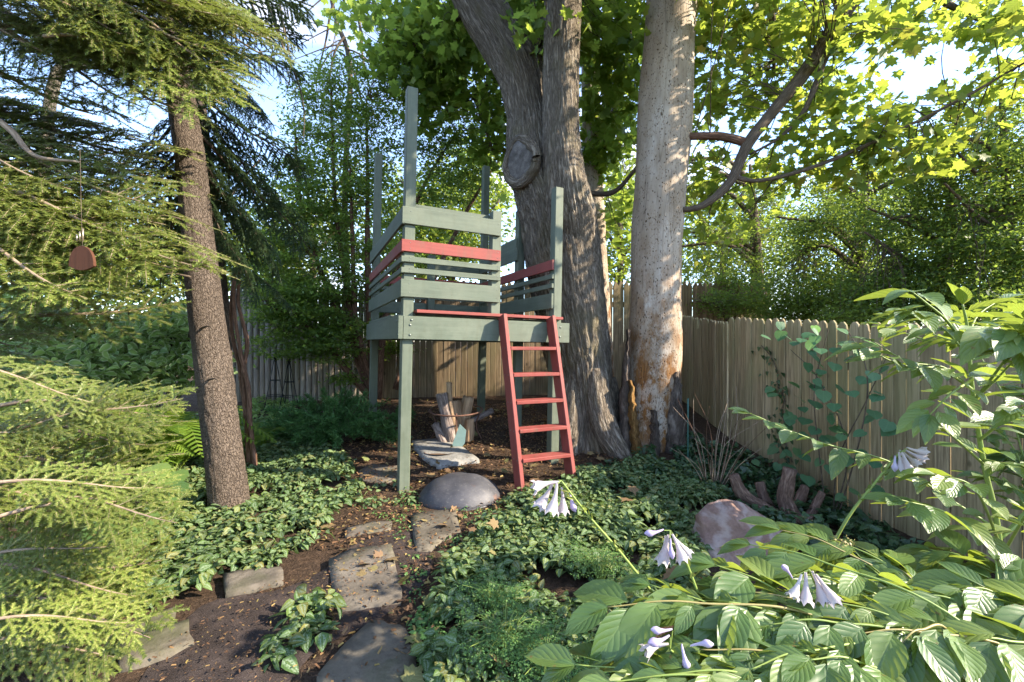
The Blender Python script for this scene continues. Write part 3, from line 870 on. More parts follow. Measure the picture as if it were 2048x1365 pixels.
pr = [(0.045, 0, 0.0), (0.085, 0, 0.05), (0.10, 0, 0.18), (0.035, 0, 0.245), (-0.02, 0, 0.1), (-0.045, 0, 0.03)]
f0 = [bm.verts.new(p) for p in pr]; f1 = [bm.verts.new((p[0], 0.022, p[2])) for p in pr]
bm.faces.new(f0); bm.faces.new(f1[::-1])
for i in range(6): bm.faces.new((f0[i], f1[i], f1[(i + 1) % 6], f0[(i + 1) % 6]))
bmesh.ops.recalc_face_normals(bm, faces=bm.faces)
me = bpy.data.meshes.new('slate_shard'); bm.to_mesh(me); bm.free(); me.materials.append(m_teal)
o = link('slate_shard', me); o.location = (hx + 0.045, hy - 0.31, hz - 0.01); o.rotation_euler = (-0.12, 0, 0.15)
props(o, 'pointed teal grey slate shard propped before the logs', 'slate')

# grey stone with a scorched hollow
px = [(824, 888), (870, 884), (905, 890), (935, 908), (958, 926), (925, 931), (905, 933), (882, 940), (862, 932), (845, 920), (828, 903)]
P3 = [on_ground(*p) + Vector((0, 0, 0.035)) for p in px]
o = poly_slab('flat_rock', P3, 0.09, m_grey_stone, 0.006, 3, 5, 0.006)
props(o, 'pale grey flat rock with a scorched hollow before the log hoop', 'rock')
m_scorch = plain_mat('scorched_bowl', (0.13, 0.08, 0.05), 0.9, 0, 0.6, 25)
g = Geo()
c0 = on_ground(878, 917)
ang = np.linspace(0, 2 * PI, 21)[:-1]
V = [(0, 0, 0.004)] + [(0.11 * math.cos(a), 0.075 * math.sin(a), 0.004) for a in ang] + [(0.15 * math.cos(a), 0.10 * math.sin(a), 0.012) for a in ang]
g.tri(V, [(0, 1 + i, 1 + (i + 1) % 20) for i in range(20)] + [(1 + i, 21 + i, 21 + (i + 1) % 20) for i in range(20)] + [(1 + i, 21 + (i + 1) % 20, 1 + (i + 1) % 20) for i in range(20)])
h = link('hollow', g.mesh('hollow', m_scorch), o)
h.location = c0 - o.location + Vector((0.0, 0.04, 0.036))

# overturned metal fire bowl
k = Mat('dull_iron')
v, r = k.rnd_vec()
n1, n2 = k.noise(v, 7.0, 6, 0.65), k.noise(k.mapv(v, (1, 1, 2)), 40.0, 4, 0.7)
c = k.ramp(n1, [(0.3, (0.04, 0.04, 0.047)), (0.55, (0.07, 0.07, 0.08)), (0.75, (0.11, 0.105, 0.105))])
c = k.mix(k.range(n2, 0.58, 0.72, 0, 0.6), c, (0.2, 0.19, 0.18))
c = k.mix(k.range(k.noise(v, 5.0, 5, 0.7), 0.57, 0.68, 0, 0.7), c, (0.17, 0.085, 0.055))
k.principled(Base_Color=c, Roughness=0.62, Metallic=0.35, Normal=k.bump(n2, 0.3, 0.004))
db = on_ground(917, 996)
dome = thing('fire_bowl', 'dark dented metal bowl lying upside down in the leaf litter by the tower', 'fire bowl', db + Vector((0, 0.05, -0.02)), (0, math.radians(-2), 0))
prof = [(0.325, 0.0), (0.327, 0.006), (0.318, 0.035), (0.300, 0.060), (0.297, 0.066), (0.270, 0.094), (0.22, 0.130), (0.16, 0.157), (0.10, 0.172), (0.045, 0.179), (0.0, 0.181)]
V, Q = [], []
for i, (r_, z) in enumerate(prof):
    for j in range(48):
        a = j * 2 * PI / 48
        rr = max(0.0005, r_) * (1 + 0.012 * math.sin(3 * a + 1))
        V.append((rr * math.cos(a), rr * math.sin(a) * 0.9, z + 0.010 * mnoise.noise(Vector((rr * math.cos(a) * 9, rr * math.sin(a) * 9, 2))) * min(1, z * 15) - 0.014 * math.exp(-((rr * math.cos(a) + 0.05) ** 2 + (rr * math.sin(a) + 0.15) ** 2) / 0.004)))
for i in range(len(prof) - 1):
    for j in range(48):
        Q.append((i * 48 + j, i * 48 + (j + 1) % 48, (i + 1) * 48 + (j + 1) % 48, (i + 1) * 48 + j))
link('bowl', mesh_np('bowl', V, np.array(Q), k.m, True), dome)
g = Geo(); g.tube([(0.322 * math.cos(a), 0.29 * math.sin(a), 0.004) for a in np.linspace(0, 2 * PI, 49)], [0.008], 6, 97, cap=False)
link('rim', g.mesh('rim', k.m), dome)

# ------------------------------------------------------------------ pink boulder, pruned stump, stake
def boulder(name, loc, size, m, seed, detail=5):
    bm = bmesh.new(); bmesh.ops.create_icosphere(bm, subdivisions=detail, radius=1)
    cr = random.Random(int(seed * 10))
    cuts = [(Vector((cr.gauss(0, 1), cr.gauss(0, 1), cr.gauss(0.3, 1))).normalized(), cr.uniform(.66, .9)) for _ in range(16)]
    for v in bm.verts:
        p = v.co.copy()
        for nv, lim in cuts:
            t = p.dot(nv)
            if t > lim: p -= nv * (t - lim)
        f = 1 + 0.12 * mnoise.noise(p * 1.1 + Vector((seed, 0, 0))) + 0.10 * mnoise.noise(p * 2.7 + Vector((0, seed, 0))) + 0.035 * mnoise.noise(p * 8)
        v.co = Vector((p.x * size[0] * f, p.y * size[1] * f, p.z * size[2] * f))
    me = bpy.data.meshes.new(name); bm.to_mesh(me); bm.free(); me.materials.append(m)
    for f in me.polygons: f.use_smooth = True
    o = link(name, me); o.location = loc
    return o
bb = on_ground(1500, 1130)
props(boulder('boulder', bb + Vector((0.01, 0.18, -0.02)), (0.34, 0.26, 0.285), m_pink, 4.3), 'rounded pink granite boulder with pale bands among the shrub leaves', 'boulder')

sb = on_ground(1560, 1035)
stump = thing('pruned_stump', 'pruned brown shrub stump with five cut stubs behind the pink boulder', 'stump', sb)
def loc_tube(parent, name, pts, radii, m, sides=10, n=12, rough=0.12, seed=0):
    g = Geo()
    g.tube([Vector(p) - parent.location for p in pts], radii, sides, n, disp=lambda a, l, r: r * (1 + rough * mnoise.noise(Vector((math.cos(a) * 2, math.sin(a) * 2, l * 14 + seed)))))
    return link(name, g.mesh(name, m), parent)
m_stump = bark_mat('stump_bark', (0.07, 0.045, 0.035), (0.2, 0.13, 0.10), (0.33, 0.24, 0.19), 30.0, 0.25, 0.8, 0.012)
d = sb.y
for i, (bx, by, mx, my, tx, ty, r0, r1, dd) in enumerate([
        (1560, 1040, 1490, 995, 1467, 952, 0.05, 0.036, 0.0), (1590, 1045, 1570, 1000, 1580, 938, 0.055, 0.045, -0.02), (1600, 1050, 1620, 1030, 1645, 985, 0.03, 0.026, 0.0),
        (1555, 1040, 1530, 1000, 1518, 965, 0.04, 0.033, 0.12), (1575, 1045, 1600, 1000, 1610, 975, 0.036, 0.03, 0.15)]):
    loc_tube(stump, 'stub', [W(bx, by, d + dd), W(mx, my, d + dd), W(tx, ty, d + dd * 1.3)], [r0 * 1.15, r0, r1], m_stump, 10, 12, 0.25, i)

stake = props(link('garden_stake', (lambda g: (g.tube([(0, 0, -0.1), (0, 0, 0.62)], [0.008], 6, 4), g.mesh('garden_stake', plain_mat('green_plastic', (0.03, 0.10, 0.08), 0.5)))[1])(Geo())), 'thin dark green garden stake standing in ivy right of the bare trunk', 'stake')
stake.location = on_ground(1376, 930)

# twisted vine poles by the spruce
vp = on_ground(505, 945)
vine = thing('vine_pole', 'tall bundle of twisted bare brown vine stems just right of the spruce trunk', 'vine stem', vp)
for i, pts in enumerate([[(512, 950), (500, 850), (497, 780), (480, 700), (468, 615), (470, 540)], [(500, 950), (492, 820), (487, 740), (495, 690), (484, 640), (476, 600), (480, 540)], [(506, 955), (488, 800), (478, 730), (466, 680), (462, 620), (468, 560)]]):
    loc_tube(vine, 'vine_stem', [W(x, y, vp.y + 0.03 * i) for x, y in pts], [0.024, 0.02, 0.017, 0.014], m_yew_bark, 8, 40, 0.3, i * 5)

# two slim obelisk trellises before the stockade
m_iron = plain_mat('black_iron', (0.015, 0.015, 0.016), 0.5, 0.4, 0.2)
for px, lab, hgt in ((550, 'slim black iron obelisk trellis, the left of two before the grey stockade', 0.70), (578, 'slim black iron obelisk trellis, the right of two before the grey stockade', 0.66)):
    b = W(px, 800, 6.0); b.z = G(b.x, b.y)
    ob = thing('obelisk_trellis', lab, 'trellis', b, (0, 0, 0.4 if px < 560 else 0.9), 'iron obelisk trellises')
    for a in range(4):
        g = Geo(); an = a * PI / 2
        g.tube([(0.14 * math.cos(an), 0.14 * math.sin(an), -0.03), (0.012 * math.cos(an), 0.012 * math.sin(an), hgt)], [0.006], 5, 4)
        link('leg', g.mesh('leg', m_iron), ob)
    for f in (0.3, 0.6):
        g = Geo(); rr = 0.14 * (1 - f) + 0.012
        g.tube([(rr * math.cos(a), rr * math.sin(a), hgt * f) for a in np.linspace(0, 2 * PI, 17)], [0.005], 5, 33, cap=False)
        link('ring', g.mesh('ring', m_iron), ob)
    g = Geo(); g.tube([(0, 0, hgt - 0.02), (0, 0, hgt + 0.03), (0, 0, hgt + 0.06), (0, 0, hgt + 0.1)], [0.012, 0.026, 0.02, 0.004], 8, 10)
    link('finial', g.mesh('finial', m_iron), ob)

# wooden chime sail hanging in the conifer
cw = W(165, 520, 1.75)
chime = thing('wind_chime', 'brown wooden oval hanging below small chime tubes among the sunlit conifer boughs', 'wind chime', cw)
m_sail = wood_mat('cedar_sail', [(0.06, 0.024, 0.013), (0.085, 0.034, 0.018)], 2, 14, 0.3, knots=False)
out = [(0.05 * math.cos(t), -0.026 + 0.08 * math.sin(t) ** 0.9) for t in np.linspace(0, PI, 19)] + [(-0.045 + 0.09 * f, -0.030 - 0.014 * math.sin(f * PI)) for f in np.linspace(0, 1, 10)]
bm = bmesh.new()
f0 = [bm.verts.new((x, -0.006, z)) for x, z in out]; f1 = [bm.verts.new((x, 0.006, z)) for x, z in out]
bm.faces.new(f0); bm.faces.new(f1[::-1])
for i in range(len(out)): bm.faces.new((f0[i], f1[i], f1[(i + 1) % len(out)], f0[(i + 1) % len(out)]))
bmesh.ops.remove_doubles(bm, verts=bm.verts, dist=0.0004)
bmesh.ops.recalc_face_normals(bm, faces=bm.faces)
me = bpy.data.meshes.new('sail'); bm.to_mesh(me); bm.free(); me.materials.append(m_sail)
link('sail', me, chime)
m_tube = plain_mat('chime_tube', (0.45, 0.36, 0.26), 0.35, 0.8, 0.1)
for x in (-0.032, -0.02, -0.008):
    g = Geo(); g.tube([(x, 0.01, 0.075), (x, 0.01, 0.135 + x)], [0.003], 8, 3); link('tube', g.mesh('tube', m_tube), chime)
g = Geo(); g.tube([(0, 0, 0.045), (-0.01, 0.005, 0.2), (-0.02, 0.01, 0.45)], [0.0012], 4, 6); link('cord', g.mesh('cord', m_twig), chime)

# ------------------------------------------------------------------ the maple
def ridged(amp, fr, fl):
    def f(a, l, r):
        n = mnoise.noise(Vector((math.cos(a) * fr, math.sin(a) * fr, l * fl)))
        b = mnoise.noise(Vector((math.cos(a) * 1.3, math.sin(a) * 1.3, l * 0.9 + 7)))
        return r * (1 + amp * (0.5 - min(1, abs(n) * 3.0)) + 0.10 * b)
    return f

def px_path(rows):
    """rows of (px, py, d, half width px) -> points and radii"""
    return [W(x, y, d) for x, y, d, r in rows], [r * d / F for x, y, d, r in rows]

maple = thing('maple_tree', 'great grey maple with a forked stem and a round cut scar beside the tower', 'tree', W(1180, 915, 4.75))
M0 = maple.location
def rel(pts, o): return [Vector(p) - o for p in pts]
g = Geo()
p, r = px_path([(1182, 960, 4.75, 105), (1178, 915, 4.75, 84), (1170, 850, 4.75, 66), (1162, 760, 4.76, 62), (1146, 640, 4.78, 68), (1128, 520, 4.8, 73), (1107, 410, 4.82, 75), (1075, 320, 4.85, 62), (1060, 230, 4.9, 45), (1036, 140, 4.95, 46), (966, 20, 5.0, 45), (925, -60, 5.0, 40), (890, -220, 5.1, 30)])
def flare(a, l, r):
    lob = 0.5 + 0.5 * math.sin(a * 5 + 0.8)
    return ridged(0.075, 13.0, 3.6)(a, l, r) * (1 + 0.22 * lob * math.exp(-l / 0.35))
g.tube(rel(p, M0), r, 180, 260, disp=flare)
p, r = px_path([(1150, 520, 4.72, 40), (1138, 430, 4.55, 52), (1128, 350, 4.45, 43), (1122, 260, 4.45, 36), (1124, 120, 4.5, 35), (1126, 0, 4.55, 36), (1130, -250, 4.7, 30)])
g.tube(rel(p, M0), r, 120, 170, disp=ridged(0.07, 11.0, 3.6))
p, r = px_path([(1062, 220, 4.98, 36), (1090, 120, 5.05, 34), (1088, 30, 5.15, 30), (1080, -80, 5.2, 28), (1075, -250, 5.3, 22)])
g.tube(rel(p, M0), r, 60, 60, disp=ridged(0.07, 8.0, 2.6))
for rows in ([(1190, 740, 4.52, 22), (1205, 840, 4.42, 26), (1235, 905, 4.32, 24), (1275, 955, 4.25, 14)], [(1150, 760, 4.55, 18), (1142, 860, 4.45, 26), (1128, 925, 4.38, 26), (1108, 965, 4.3, 14)], [(1215, 760, 4.7, 16), (1240, 850, 4.72, 20), (1262, 910, 4.72, 16)]):
    p, r = px_path(rows); g.tube(rel(p, M0), r, 44, 40, disp=ridged(0.09, 7.0, 2.4))
link('trunk', g.mesh('trunk', m_maple_bark), maple)
# cut limb with its grey scar
g = Geo()
sc0, sc1 = W(1096, 350, 4.85), W(1040, 326, 4.53)
g.tube(rel([sc0, sc0.lerp(sc1, 0.5), sc1], M0), [0.38, 0.30, 0.235, 0.215, 0.205], 72, 30, disp=ridged(0.07, 6.0, 2.6), cap=False)
stub = link('cut_limb', g.mesh('cut_limb', m_maple_bark), maple)
m_scar = stone_mat('weathered_cut', [(0.05, 0.044, 0.039), (0.105, 0.095, 0.087), (0.19, 0.175, 0.16)], 11.0, bump=0.4, dist=0.006)
bm = bmesh.new()
cv = bm.verts.new((0, 0, 0.0)); prev = None
rings = []
for fr in (0.35, 0.7, 0.93, 1.0):
    rings.append([bm.verts.new((0.185 * fr * math.cos(a) * (1 + 0.05 * math.sin(2 * a + 1)), 0.195 * fr * math.sin(a) * (1 + 0.05 * math.cos(3 * a)), (-0.012 if fr == 1.0 else 0.006 * mnoise.noise(Vector((fr * 3 * math.cos(a), fr * 3 * math.sin(a), 0)))))) for a in np.linspace(0, 2 * PI, 41)[:-1]])
for i in range(40): bm.faces.new((cv, rings[0][i], rings[0][(i + 1) % 40]))
for a, b in zip(rings, rings[1:]):
    for i in range(40): bm.faces.new((a[i], b[i], b[(i + 1) % 40], a[(i + 1) % 40]))
me = bpy.data.meshes.new('scar'); bm.to_mesh(me); bm.free(); me.materials.append(m_scar)
for f in me.polygons: f.use_smooth = True
for v_ in me.vertices:
    if v_.co.y > 0: v_.co.x *= 1 - 0.9 * v_.co.y; v_.co.y *= 1.18
scar = link('scar', me, stub)
nd = (sc1 - sc0).normalized()
scar.rotation_euler = Vector((-0.66, -0.74, -0.1)).to_track_quat('Z', 'Y').to_euler(); scar.location = sc1 - M0 + nd * 0.012
g = Geo()
g.tube([(v_.co.x * 1.04, v_.co.y * 1.04, -0.035) for v_ in me.vertices[-40:]] + [tuple(me.vertices[-40].co * 1.04)], [0.055, 0.045, 0.06, 0.05], 12, 90, cap=False, disp=lambda a, l, r_: r_ * (1 + 0.35 * mnoise.noise(Vector((math.cos(a) * 2, math.sin(a) * 2, l * 11)))))
collar = link('bark_collar', g.mesh('bark_collar', m_maple_bark), stub)
collar.rotation_euler = scar.rotation_euler; collar.location = scar.location

def limb(parent, name, rows, m, sides=10, rough=0.12, n=None):
    p, r = px_path(rows)
    g = Geo()
    P = g.tube(rel(p, parent.location), r, sides, n or len(rows) * 6, disp=lambda a, l, rr: rr * (1 + rough * mnoise.noise(Vector((math.cos(a) * 2, math.sin(a) * 2, l * 9)))))
    link(name, g.mesh(name, m), parent)
    return P + np.array(parent.location)
anch = []
anch.append(limb(maple, 'limb', [(1130, -240, 4.7, 24), (1330, -420, 4.6, 22), (1600, -260, 4.5, 20), (1730, -60, 4.4, 18), (1690, 20, 4.4, 16), (1610, 145, 4.4, 13), (1545, 225, 4.4, 11), (1495, 290, 4.4, 11), (1460, 365, 4.42, 9), (1405, 412, 4.45, 7), (1350, 422, 4.5, 5)], m_twig))
anch.append(limb(maple, 'limb', [(1500, 288, 4.4, 9), (1440, 274, 4.45, 8), (1372, 274, 4.5, 7)], m_yew_bark))
anch.append(limb(maple, 'limb', [(1690, 40, 4.35, 7), (1650, 120, 4.35, 6), (1610, 220, 4.35, 5), (1560, 275, 4.4, 3), (1500, 310, 4.45, 2)], m_twig))
anch.append(limb(maple, 'limb', [(1460, 352, 4.42, 5), (1520, 362, 4.4, 4), (1640, 330, 4.3, 4), (1800, 260, 4.2, 3), (1920, 200, 4.1, 3), (2060, 120, 4.0, 2)], m_twig))
anch.append(limb(maple, 'limb', [(1040, 60, 5.0, 9), (960, 20, 5.2, 7), (880, 60, 5.6, 5), (800, 110, 5.9, 3)], m_twig))
anch.append(limb(maple, 'limb', [(1060, 100, 5.2, 8), (1010, 110, 5.7, 6), (960, 210, 6.1, 4), (985, 300, 6.3, 2)], m_twig))
anch.append(limb(maple, 'limb', [(1130, -100, 4.9, 12), (1240, -60, 5.6, 8), (1260, 80, 5.9, 5), (1225, 230, 6.0, 3)], m_twig))
anch.append(limb(maple, 'limb', [(1170, 388, 5.2, 6), (1225, 386, 5.1, 5), (1262, 350, 5.0, 4), (1300, 300, 5.0, 3)], m_twig))
anch.append(limb(maple, 'limb', [(1690, -40, 4.4, 9), (1850, -10, 4.2, 7), (1960, 40, 4.1, 4), (2080, 60, 4.0, 3)], m_twig))
anch.append(limb(maple, 'limb', [(1520, -220, 4.6, 10), (1500, -60, 4.9, 8), (1545, 40, 5.0, 6), (1548, 150, 5.0, 3)], m_twig))
anch.append(limb(maple, 'limb', [(1075, 95, 4.9, 7), (1090, 50, 4.75, 6), (1150, -30, 4.7, 4)], m_twig))
AN = np.concatenate(anch)

def crown_parts(tree, blobs, per, sigma, size, template, m, rng, n_single, single_name='leaf', twig_m=m_twig, AN_=None, up=0.9, tip_down=0.6, spread=0.75, flat=0.6, twig_r=0.006):
    cen = blob_points(blobs, rng)
    pos, fr, sc = leafy_cluster(rng, cen, per, sigma, size, template, up, tip_down, spread, flat)
    L = np.array(tree.location)
    dist = pos[:, 1]
    px = CX + pos[:, 0] / dist * F; py = HOR - (pos[:, 2] - EYE) / dist * F
    vis = (px > 0) & (px < 2048) & (py > 0) & (py < 1365)
    key = np.where(vis, sc / dist, -1)
    order = np.argsort(-key)
    single, rest = order[:n_single], order[n_single:]
    if len(single):
        TV, TF, TU = template
        me = mesh_np(single_name, TV, TF, m, True, uv=TU)
        for i in single:
            link(single_name, me, tree, mat4(fr[i], pos[i] - L, sc[i]))
    V, Fc, U = cloud(template, pos[rest] - L, fr[rest], sc[rest])
    props(link('crown', mesh_np('crown', V, Fc, m, True, uv=U), tree), kind='stuff')
    if AN_ is not None:
        g = Geo(); twigs(g, rng, cen - L, AN_ - L, twig_r, 0.05)
        props(link('twigs', g.mesh('twigs', twig_m), tree), kind='stuff')
    return pos

rng = np.random.default_rng(21)
crown_parts(maple, [
    (900, 60, 5.8, 120, 70, 0.6, 51), (960, 180, 6.2, 130, 75, 0.5, 53), (1000, 280, 6.4, 60, 70, 0.4, 20), (830, 100, 6.0, 110, 90, 0.5, 34), (870, 215, 6.3, 60, 40, 0.4, 10), (760, 20, 6.0, 120, 60, 0.5, 19),
    (1090, 60, 4.75, 60, 40, 0.3, 10), (1040, 20, 5.3, 90, 50, 0.5, 26), (1220, 60, 5.4, 100, 80, 0.6, 44), (1225, 190, 5.7, 70, 80, 0.4, 29), (1210, 290, 6.0, 50, 40, 0.3, 14), (1190, 330, 6.2, 50, 90, 0.3, 12), (985, 330, 6.6, 40, 70, 0.3, 8),
    (1150, -60, 5.4, 320, 50, 0.9, 68), (1240, 410, 6.4, 40, 90, 0.4, 12), (1500, -330, 3.3, 420, 110, 0.45, 80), (1150, -260, 3.4, 150, 90, 0.4, 22)],  # overhead out-of-view blobs at the end are added to shade the spruce trunk
    19, 0.16, 0.136, MAPLE, m_maple_leaf, rng, 150, AN_=AN)
crown_parts(maple, [
    (1470, 70, 5.0, 120, 95, 0.6, 37), (1560, 60, 5.2, 120, 80, 0.6, 29), (1450, 190, 5.2, 90, 80, 0.5, 19), (1600, 180, 4.9, 110, 60, 0.5, 15), (1700, 60, 4.4, 120, 60, 0.4, 21), (1660, 250, 4.6, 150, 70, 0.4, 21),
    (1860, 40, 4.0, 140, 45, 0.4, 16), (2000, 40, 3.9, 90, 60, 0.3, 11), (1430, 330, 5.2, 80, 80, 0.4, 14), (1560, 340, 5.0, 110, 50, 0.4, 14), (1800, 260, 4.3, 130, 70, 0.3, 17), (1960, 200, 4.2, 100, 40, 0.3, 9), (1680, 340, 4.6, 140, 40, 0.3, 11), (1880, 320, 4.6, 110, 50, 0.3, 9),
    (1450, 430, 5.4, 90, 60, 0.4, 10), (1600, -70, 4.7, 420, 50, 0.8, 50), (2150, 60, 4.0, 80, 120, 0.5, 8), (1420, 20, 4.9, 60, 60, 0.4, 9)],
    13, 0.155, 0.122, MAPLE, m_maple_backlit, rng, 150, AN_=AN)

# ------------------------------------------------------------------ the bare dead trunk
k = Mat('dead_wood')
v = k.n('Attribute', {'attribute_name': 'tube'}).outputs['Vector']
L_ = k.n('SeparateXYZ', None, Vector=v).outputs[2]
n1 = k.noise(k.mapv(v, (1, 1, 0.35)), 6.0, 6, 0.6)
fine = k.noise(k.mapv(v, (1, 1, 0.1)), 70.0, 4, 0.6)
col = k.ramp(n1, [(0.3, (0.25, 0.195, 0.14)), (0.52, (0.36, 0.30, 0.235)), (0.72, (0.47, 0.42, 0.36))])
col = k.mix(k.range(fine, 0.45, 0.7, 0, 0.4), col, (0.25, 0.21, 0.17))
st = k.math('MULTIPLY', k.range(k.noise(k.mapv(v, (1, 1, 0.7)), 8.0, 7, 0.75), 0.42, 0.58), k.range(L_, 2.7, 0.5, 0.0, 1.0))
col = k.mix(k.math('MULTIPLY', st, 1.6, True), col, k.mix(k.range(fine, 0.4, 0.6), (0.21, 0.10, 0.03), (0.12, 0.05, 0.014)))
pt = k.noise(k.mapv(v, (1, 1, 0.45)), 3.2, 6, 0.7)
col = k.mix(k.range(pt, 0.48, 0.62, 0, 0.55), col, (0.235, 0.18, 0.125))
holes = k.n('TexVoronoi', {'feature': 'F1'}, Vector=k.n('VectorMath', {'operation': 'ADD'}, _0=k.mapv(v, (1, 1, 0.62)), _1=k.n('VectorMath', {'operation': 'SCALE'}, _0=k.n('TexNoise', None, Vector=v, Scale=9.0).outputs['Color'], Scale=0.06).outputs[0]).outputs[0], Scale=36.0).outputs['Distance']
hsel = k.math('MULTIPLY', k.range(holes, 0.25, 0.15), k.range(k.noise(v, 9.0, 3), 0.36, 0.46))
col = k.mix(k.math('MULTIPLY', hsel, 0.9), col, (0.07, 0.04, 0.022))
h2 = k.n('TexVoronoi', {'feature': 'F1'}, Vector=k.mapv(v, (1, 1, 0.4)), Scale=75.0).outputs['Distance']
hs2 = k.math('MULTIPLY', k.range(h2, 0.34, 0.2), k.range(k.noise(v, 6.0, 4, 0.7), 0.42, 0.52))
col = k.mix(k.math('MULTIPLY', hs2, 0.75), col, (0.14, 0.075, 0.03))
crack = k.range(k.math('ABSOLUTE', k.math('SUBTRACT', k.noise(k.mapv(v, (1, 1, 0.05)), 9.0, 2), 0.5)), 0.012, 0.0)
col = k.mix(k.math('MULTIPLY', crack, 0.6), col, (0.12, 0.09, 0.06))
k.principled(Base_Color=col, Roughness=0.75, Specular_IOR_Level=0.2, Normal=k.bump(k.math('SUBTRACT', k.math('MULTIPLY', fine, 0.4), hsel), 0.7, 0.012))
m_dead = k.m
dead = thing('dead_tree', 'pale barkless dead trunk riddled with beetle holes and rusty stains, right of the maple', 'tree', W(1290, 920, 4.6))
D0 = dead.location
rows = [(1288, 960, 4.6, 36), (1290, 905, 4.6, 42), (1298, 850, 4.6, 47), (1308, 760, 4.6, 52), (1311, 690, 4.6, 51), (1311, 600, 4.6, 49), (1313, 480, 4.62, 49), (1324, 330, 4.65, 51), (1330, 230, 4.68, 53), (1336, 120, 4.7, 50), (1342, 0, 4.75, 48), (1345, -150, 4.8, 45)]
p, r = px_path(rows)
g = Geo()
g.tube(rel(p, D0), r, 64, 110, disp=lambda a, l, rr: rr * (1 + 0.035 * mnoise.noise(Vector((math.cos(a) * 1.2, math.sin(a) * 1.2, l * 1.1))) + 0.03 * mnoise.noise(Vector((math.cos(a) * 4, math.sin(a) * 4, l * 2))) + (0.12 * mnoise.noise(Vector((math.cos(a) * 5, math.sin(a) * 5, l * 3))) * math.exp(-l / 0.5))))
link('trunk', g.mesh('trunk', m_dead), dead)
m_oldbark = bark_mat('old_bark', (0.05, 0.038, 0.03), (0.145, 0.115, 0.095), (0.25, 0.21, 0.175), 16.0, 0.25, 1.0, 0.03)
m_rot = bark_mat('rotten_wood', (0.11, 0.055, 0.02), (0.27, 0.15, 0.05), (0.42, 0.27, 0.11), 30.0, 0.3, 1.0, 0.02)
def bark_plate(rows, seed, m, name='bark_plate', thick=0.035):
    """a curling jagged slab; rows of (px left, px right, py)"""
    r_ = random.Random(seed)
    V, A = [], []
    nj = 9
    P = spline([(a, b, y) for a, b, y, *_ in rows], 26)
    dd = rows[0][3]
    for i, (a, b, y) in enumerate(P):
        a += r_.uniform(-3, 3); b += r_.uniform(-3, 3)
        for j in range(nj):
            t = j / (nj - 1)
            bow = math.sin(t * PI)
            q = W(a + (b - a) * t, y, dd - 0.07 * bow + 0.014 * r_.uniform(-1, 1))
            V.append(q - D0); A.append(q)
    n = len(V)
    V += [v_ + Vector((0, thick + 0.02, 0)) for v_ in V[:]]; A += A[:]
    Q = []
    R_ = 26
    for i in range(R_ - 1):
        for j in range(nj - 1):
            a = i * nj + j
            Q.append((a, a + 1, a + nj + 1, a + nj)); Q.append((n + a, n + a + nj, n + a + nj + 1, n + a + 1))
        for j in (0, nj - 1):
            a = i * nj + j; f = (a, a + nj, n + a + nj, n + a); Q.append(f if j == 0 else f[::-1])
    for i in (0, R_ - 1):
        for j in range(nj - 1):
            a = i * nj + j; Q.append((a, n + a, n + a + 1, a + 1))
    link(name, mesh_np(name, V, np.array(Q), m, True, attr=A), dead)
bark_plate([(1256, 1259, 660, 4.44), (1250, 1259, 720, 4.4), (1242, 1262, 790, 4.4), (1236, 1266, 860, 4.4), (1226, 1270, 945, 4.4)], 1, m_oldbark)
bark_plate([(1345, 1358, 745, 4.4), (1338, 1364, 780, 4.4), (1328, 1370, 840, 4.4), (1330, 1376, 900, 4.4), (1326, 1380, 945, 4.4)], 2, m_oldbark)
bark_plate([(1304, 1312, 822, 4.32), (1303, 1318, 860, 4.3), (1301, 1322, 900, 4.3), (1300, 1326, 950, 4.3)], 3, m_oldbark)
bark_plate([(1260, 1266, 762, 4.38), (1258, 1274, 820, 4.36), (1262, 1280, 880, 4.36), (1266, 1300, 950, 4.36)], 4, m_rot, 'rotten_strip')

back_trunk = thing('dead_tree', 'thin pale barkless trunk standing behind the big maple trunk', 'tree', W(1200, 790, 6.2))
g = Geo(); p, r = px_path([(1210, 800, 6.2, 20), (1200, 600, 6.2, 19), (1190, 430, 6.2, 19), (1184, 300, 6.25, 19), (1180, 150, 6.3, 17), (1178, -100, 6.4, 14)])
g.tube(rel(p, back_trunk.location), r, 28, 60, disp=lambda a, l, rr: rr * (1 + 0.06 * mnoise.noise(Vector((math.cos(a) * 3, math.sin(a) * 3, l * 2)))))
link('trunk', g.mesh('trunk', m_dead), back_trunk)

# ------------------------------------------------------------------ small-leaved trees and shrubs
def shrub(name, label, cat, base, stems, blobs, per, sigma, size, template, m_leaf, m_stem, seed, group=None, up=0.7, tip_down=0.3, spread=0.8, flat=0.6, twig_r=0.005, stem_name='stem', leaf_name='foliage'):
    """stems: lists of (px, py, d, half width px)"""
    rng = np.random.default_rng(seed)
    t = thing(name, label, cat, base, group=group)
    B = t.location
    an = []
    for rows in stems:
        an.append(limb(t, stem_name, rows, m_stem, 7, 0.1))
    cen = blob_points(blobs, rng)
    pos, fr, sc = leafy_cluster(rng, cen, per, sigma, size, template, up, tip_down, spread, flat)
    V, Fc, U = cloud(template, pos - np.array(B), fr, sc)
    props(link(leaf_name, mesh_np(leaf_name, V, Fc, m_leaf, False, uv=U), t), kind='stuff')
    if an and twig_r:
        g = Geo(); twigs(g, rng, cen - np.array(B), np.concatenate(an) - np.array(B), twig_r, 0.03, 3)
        props(link('twigs', g.mesh('twigs', m_stem), t), kind='stuff')
    return t

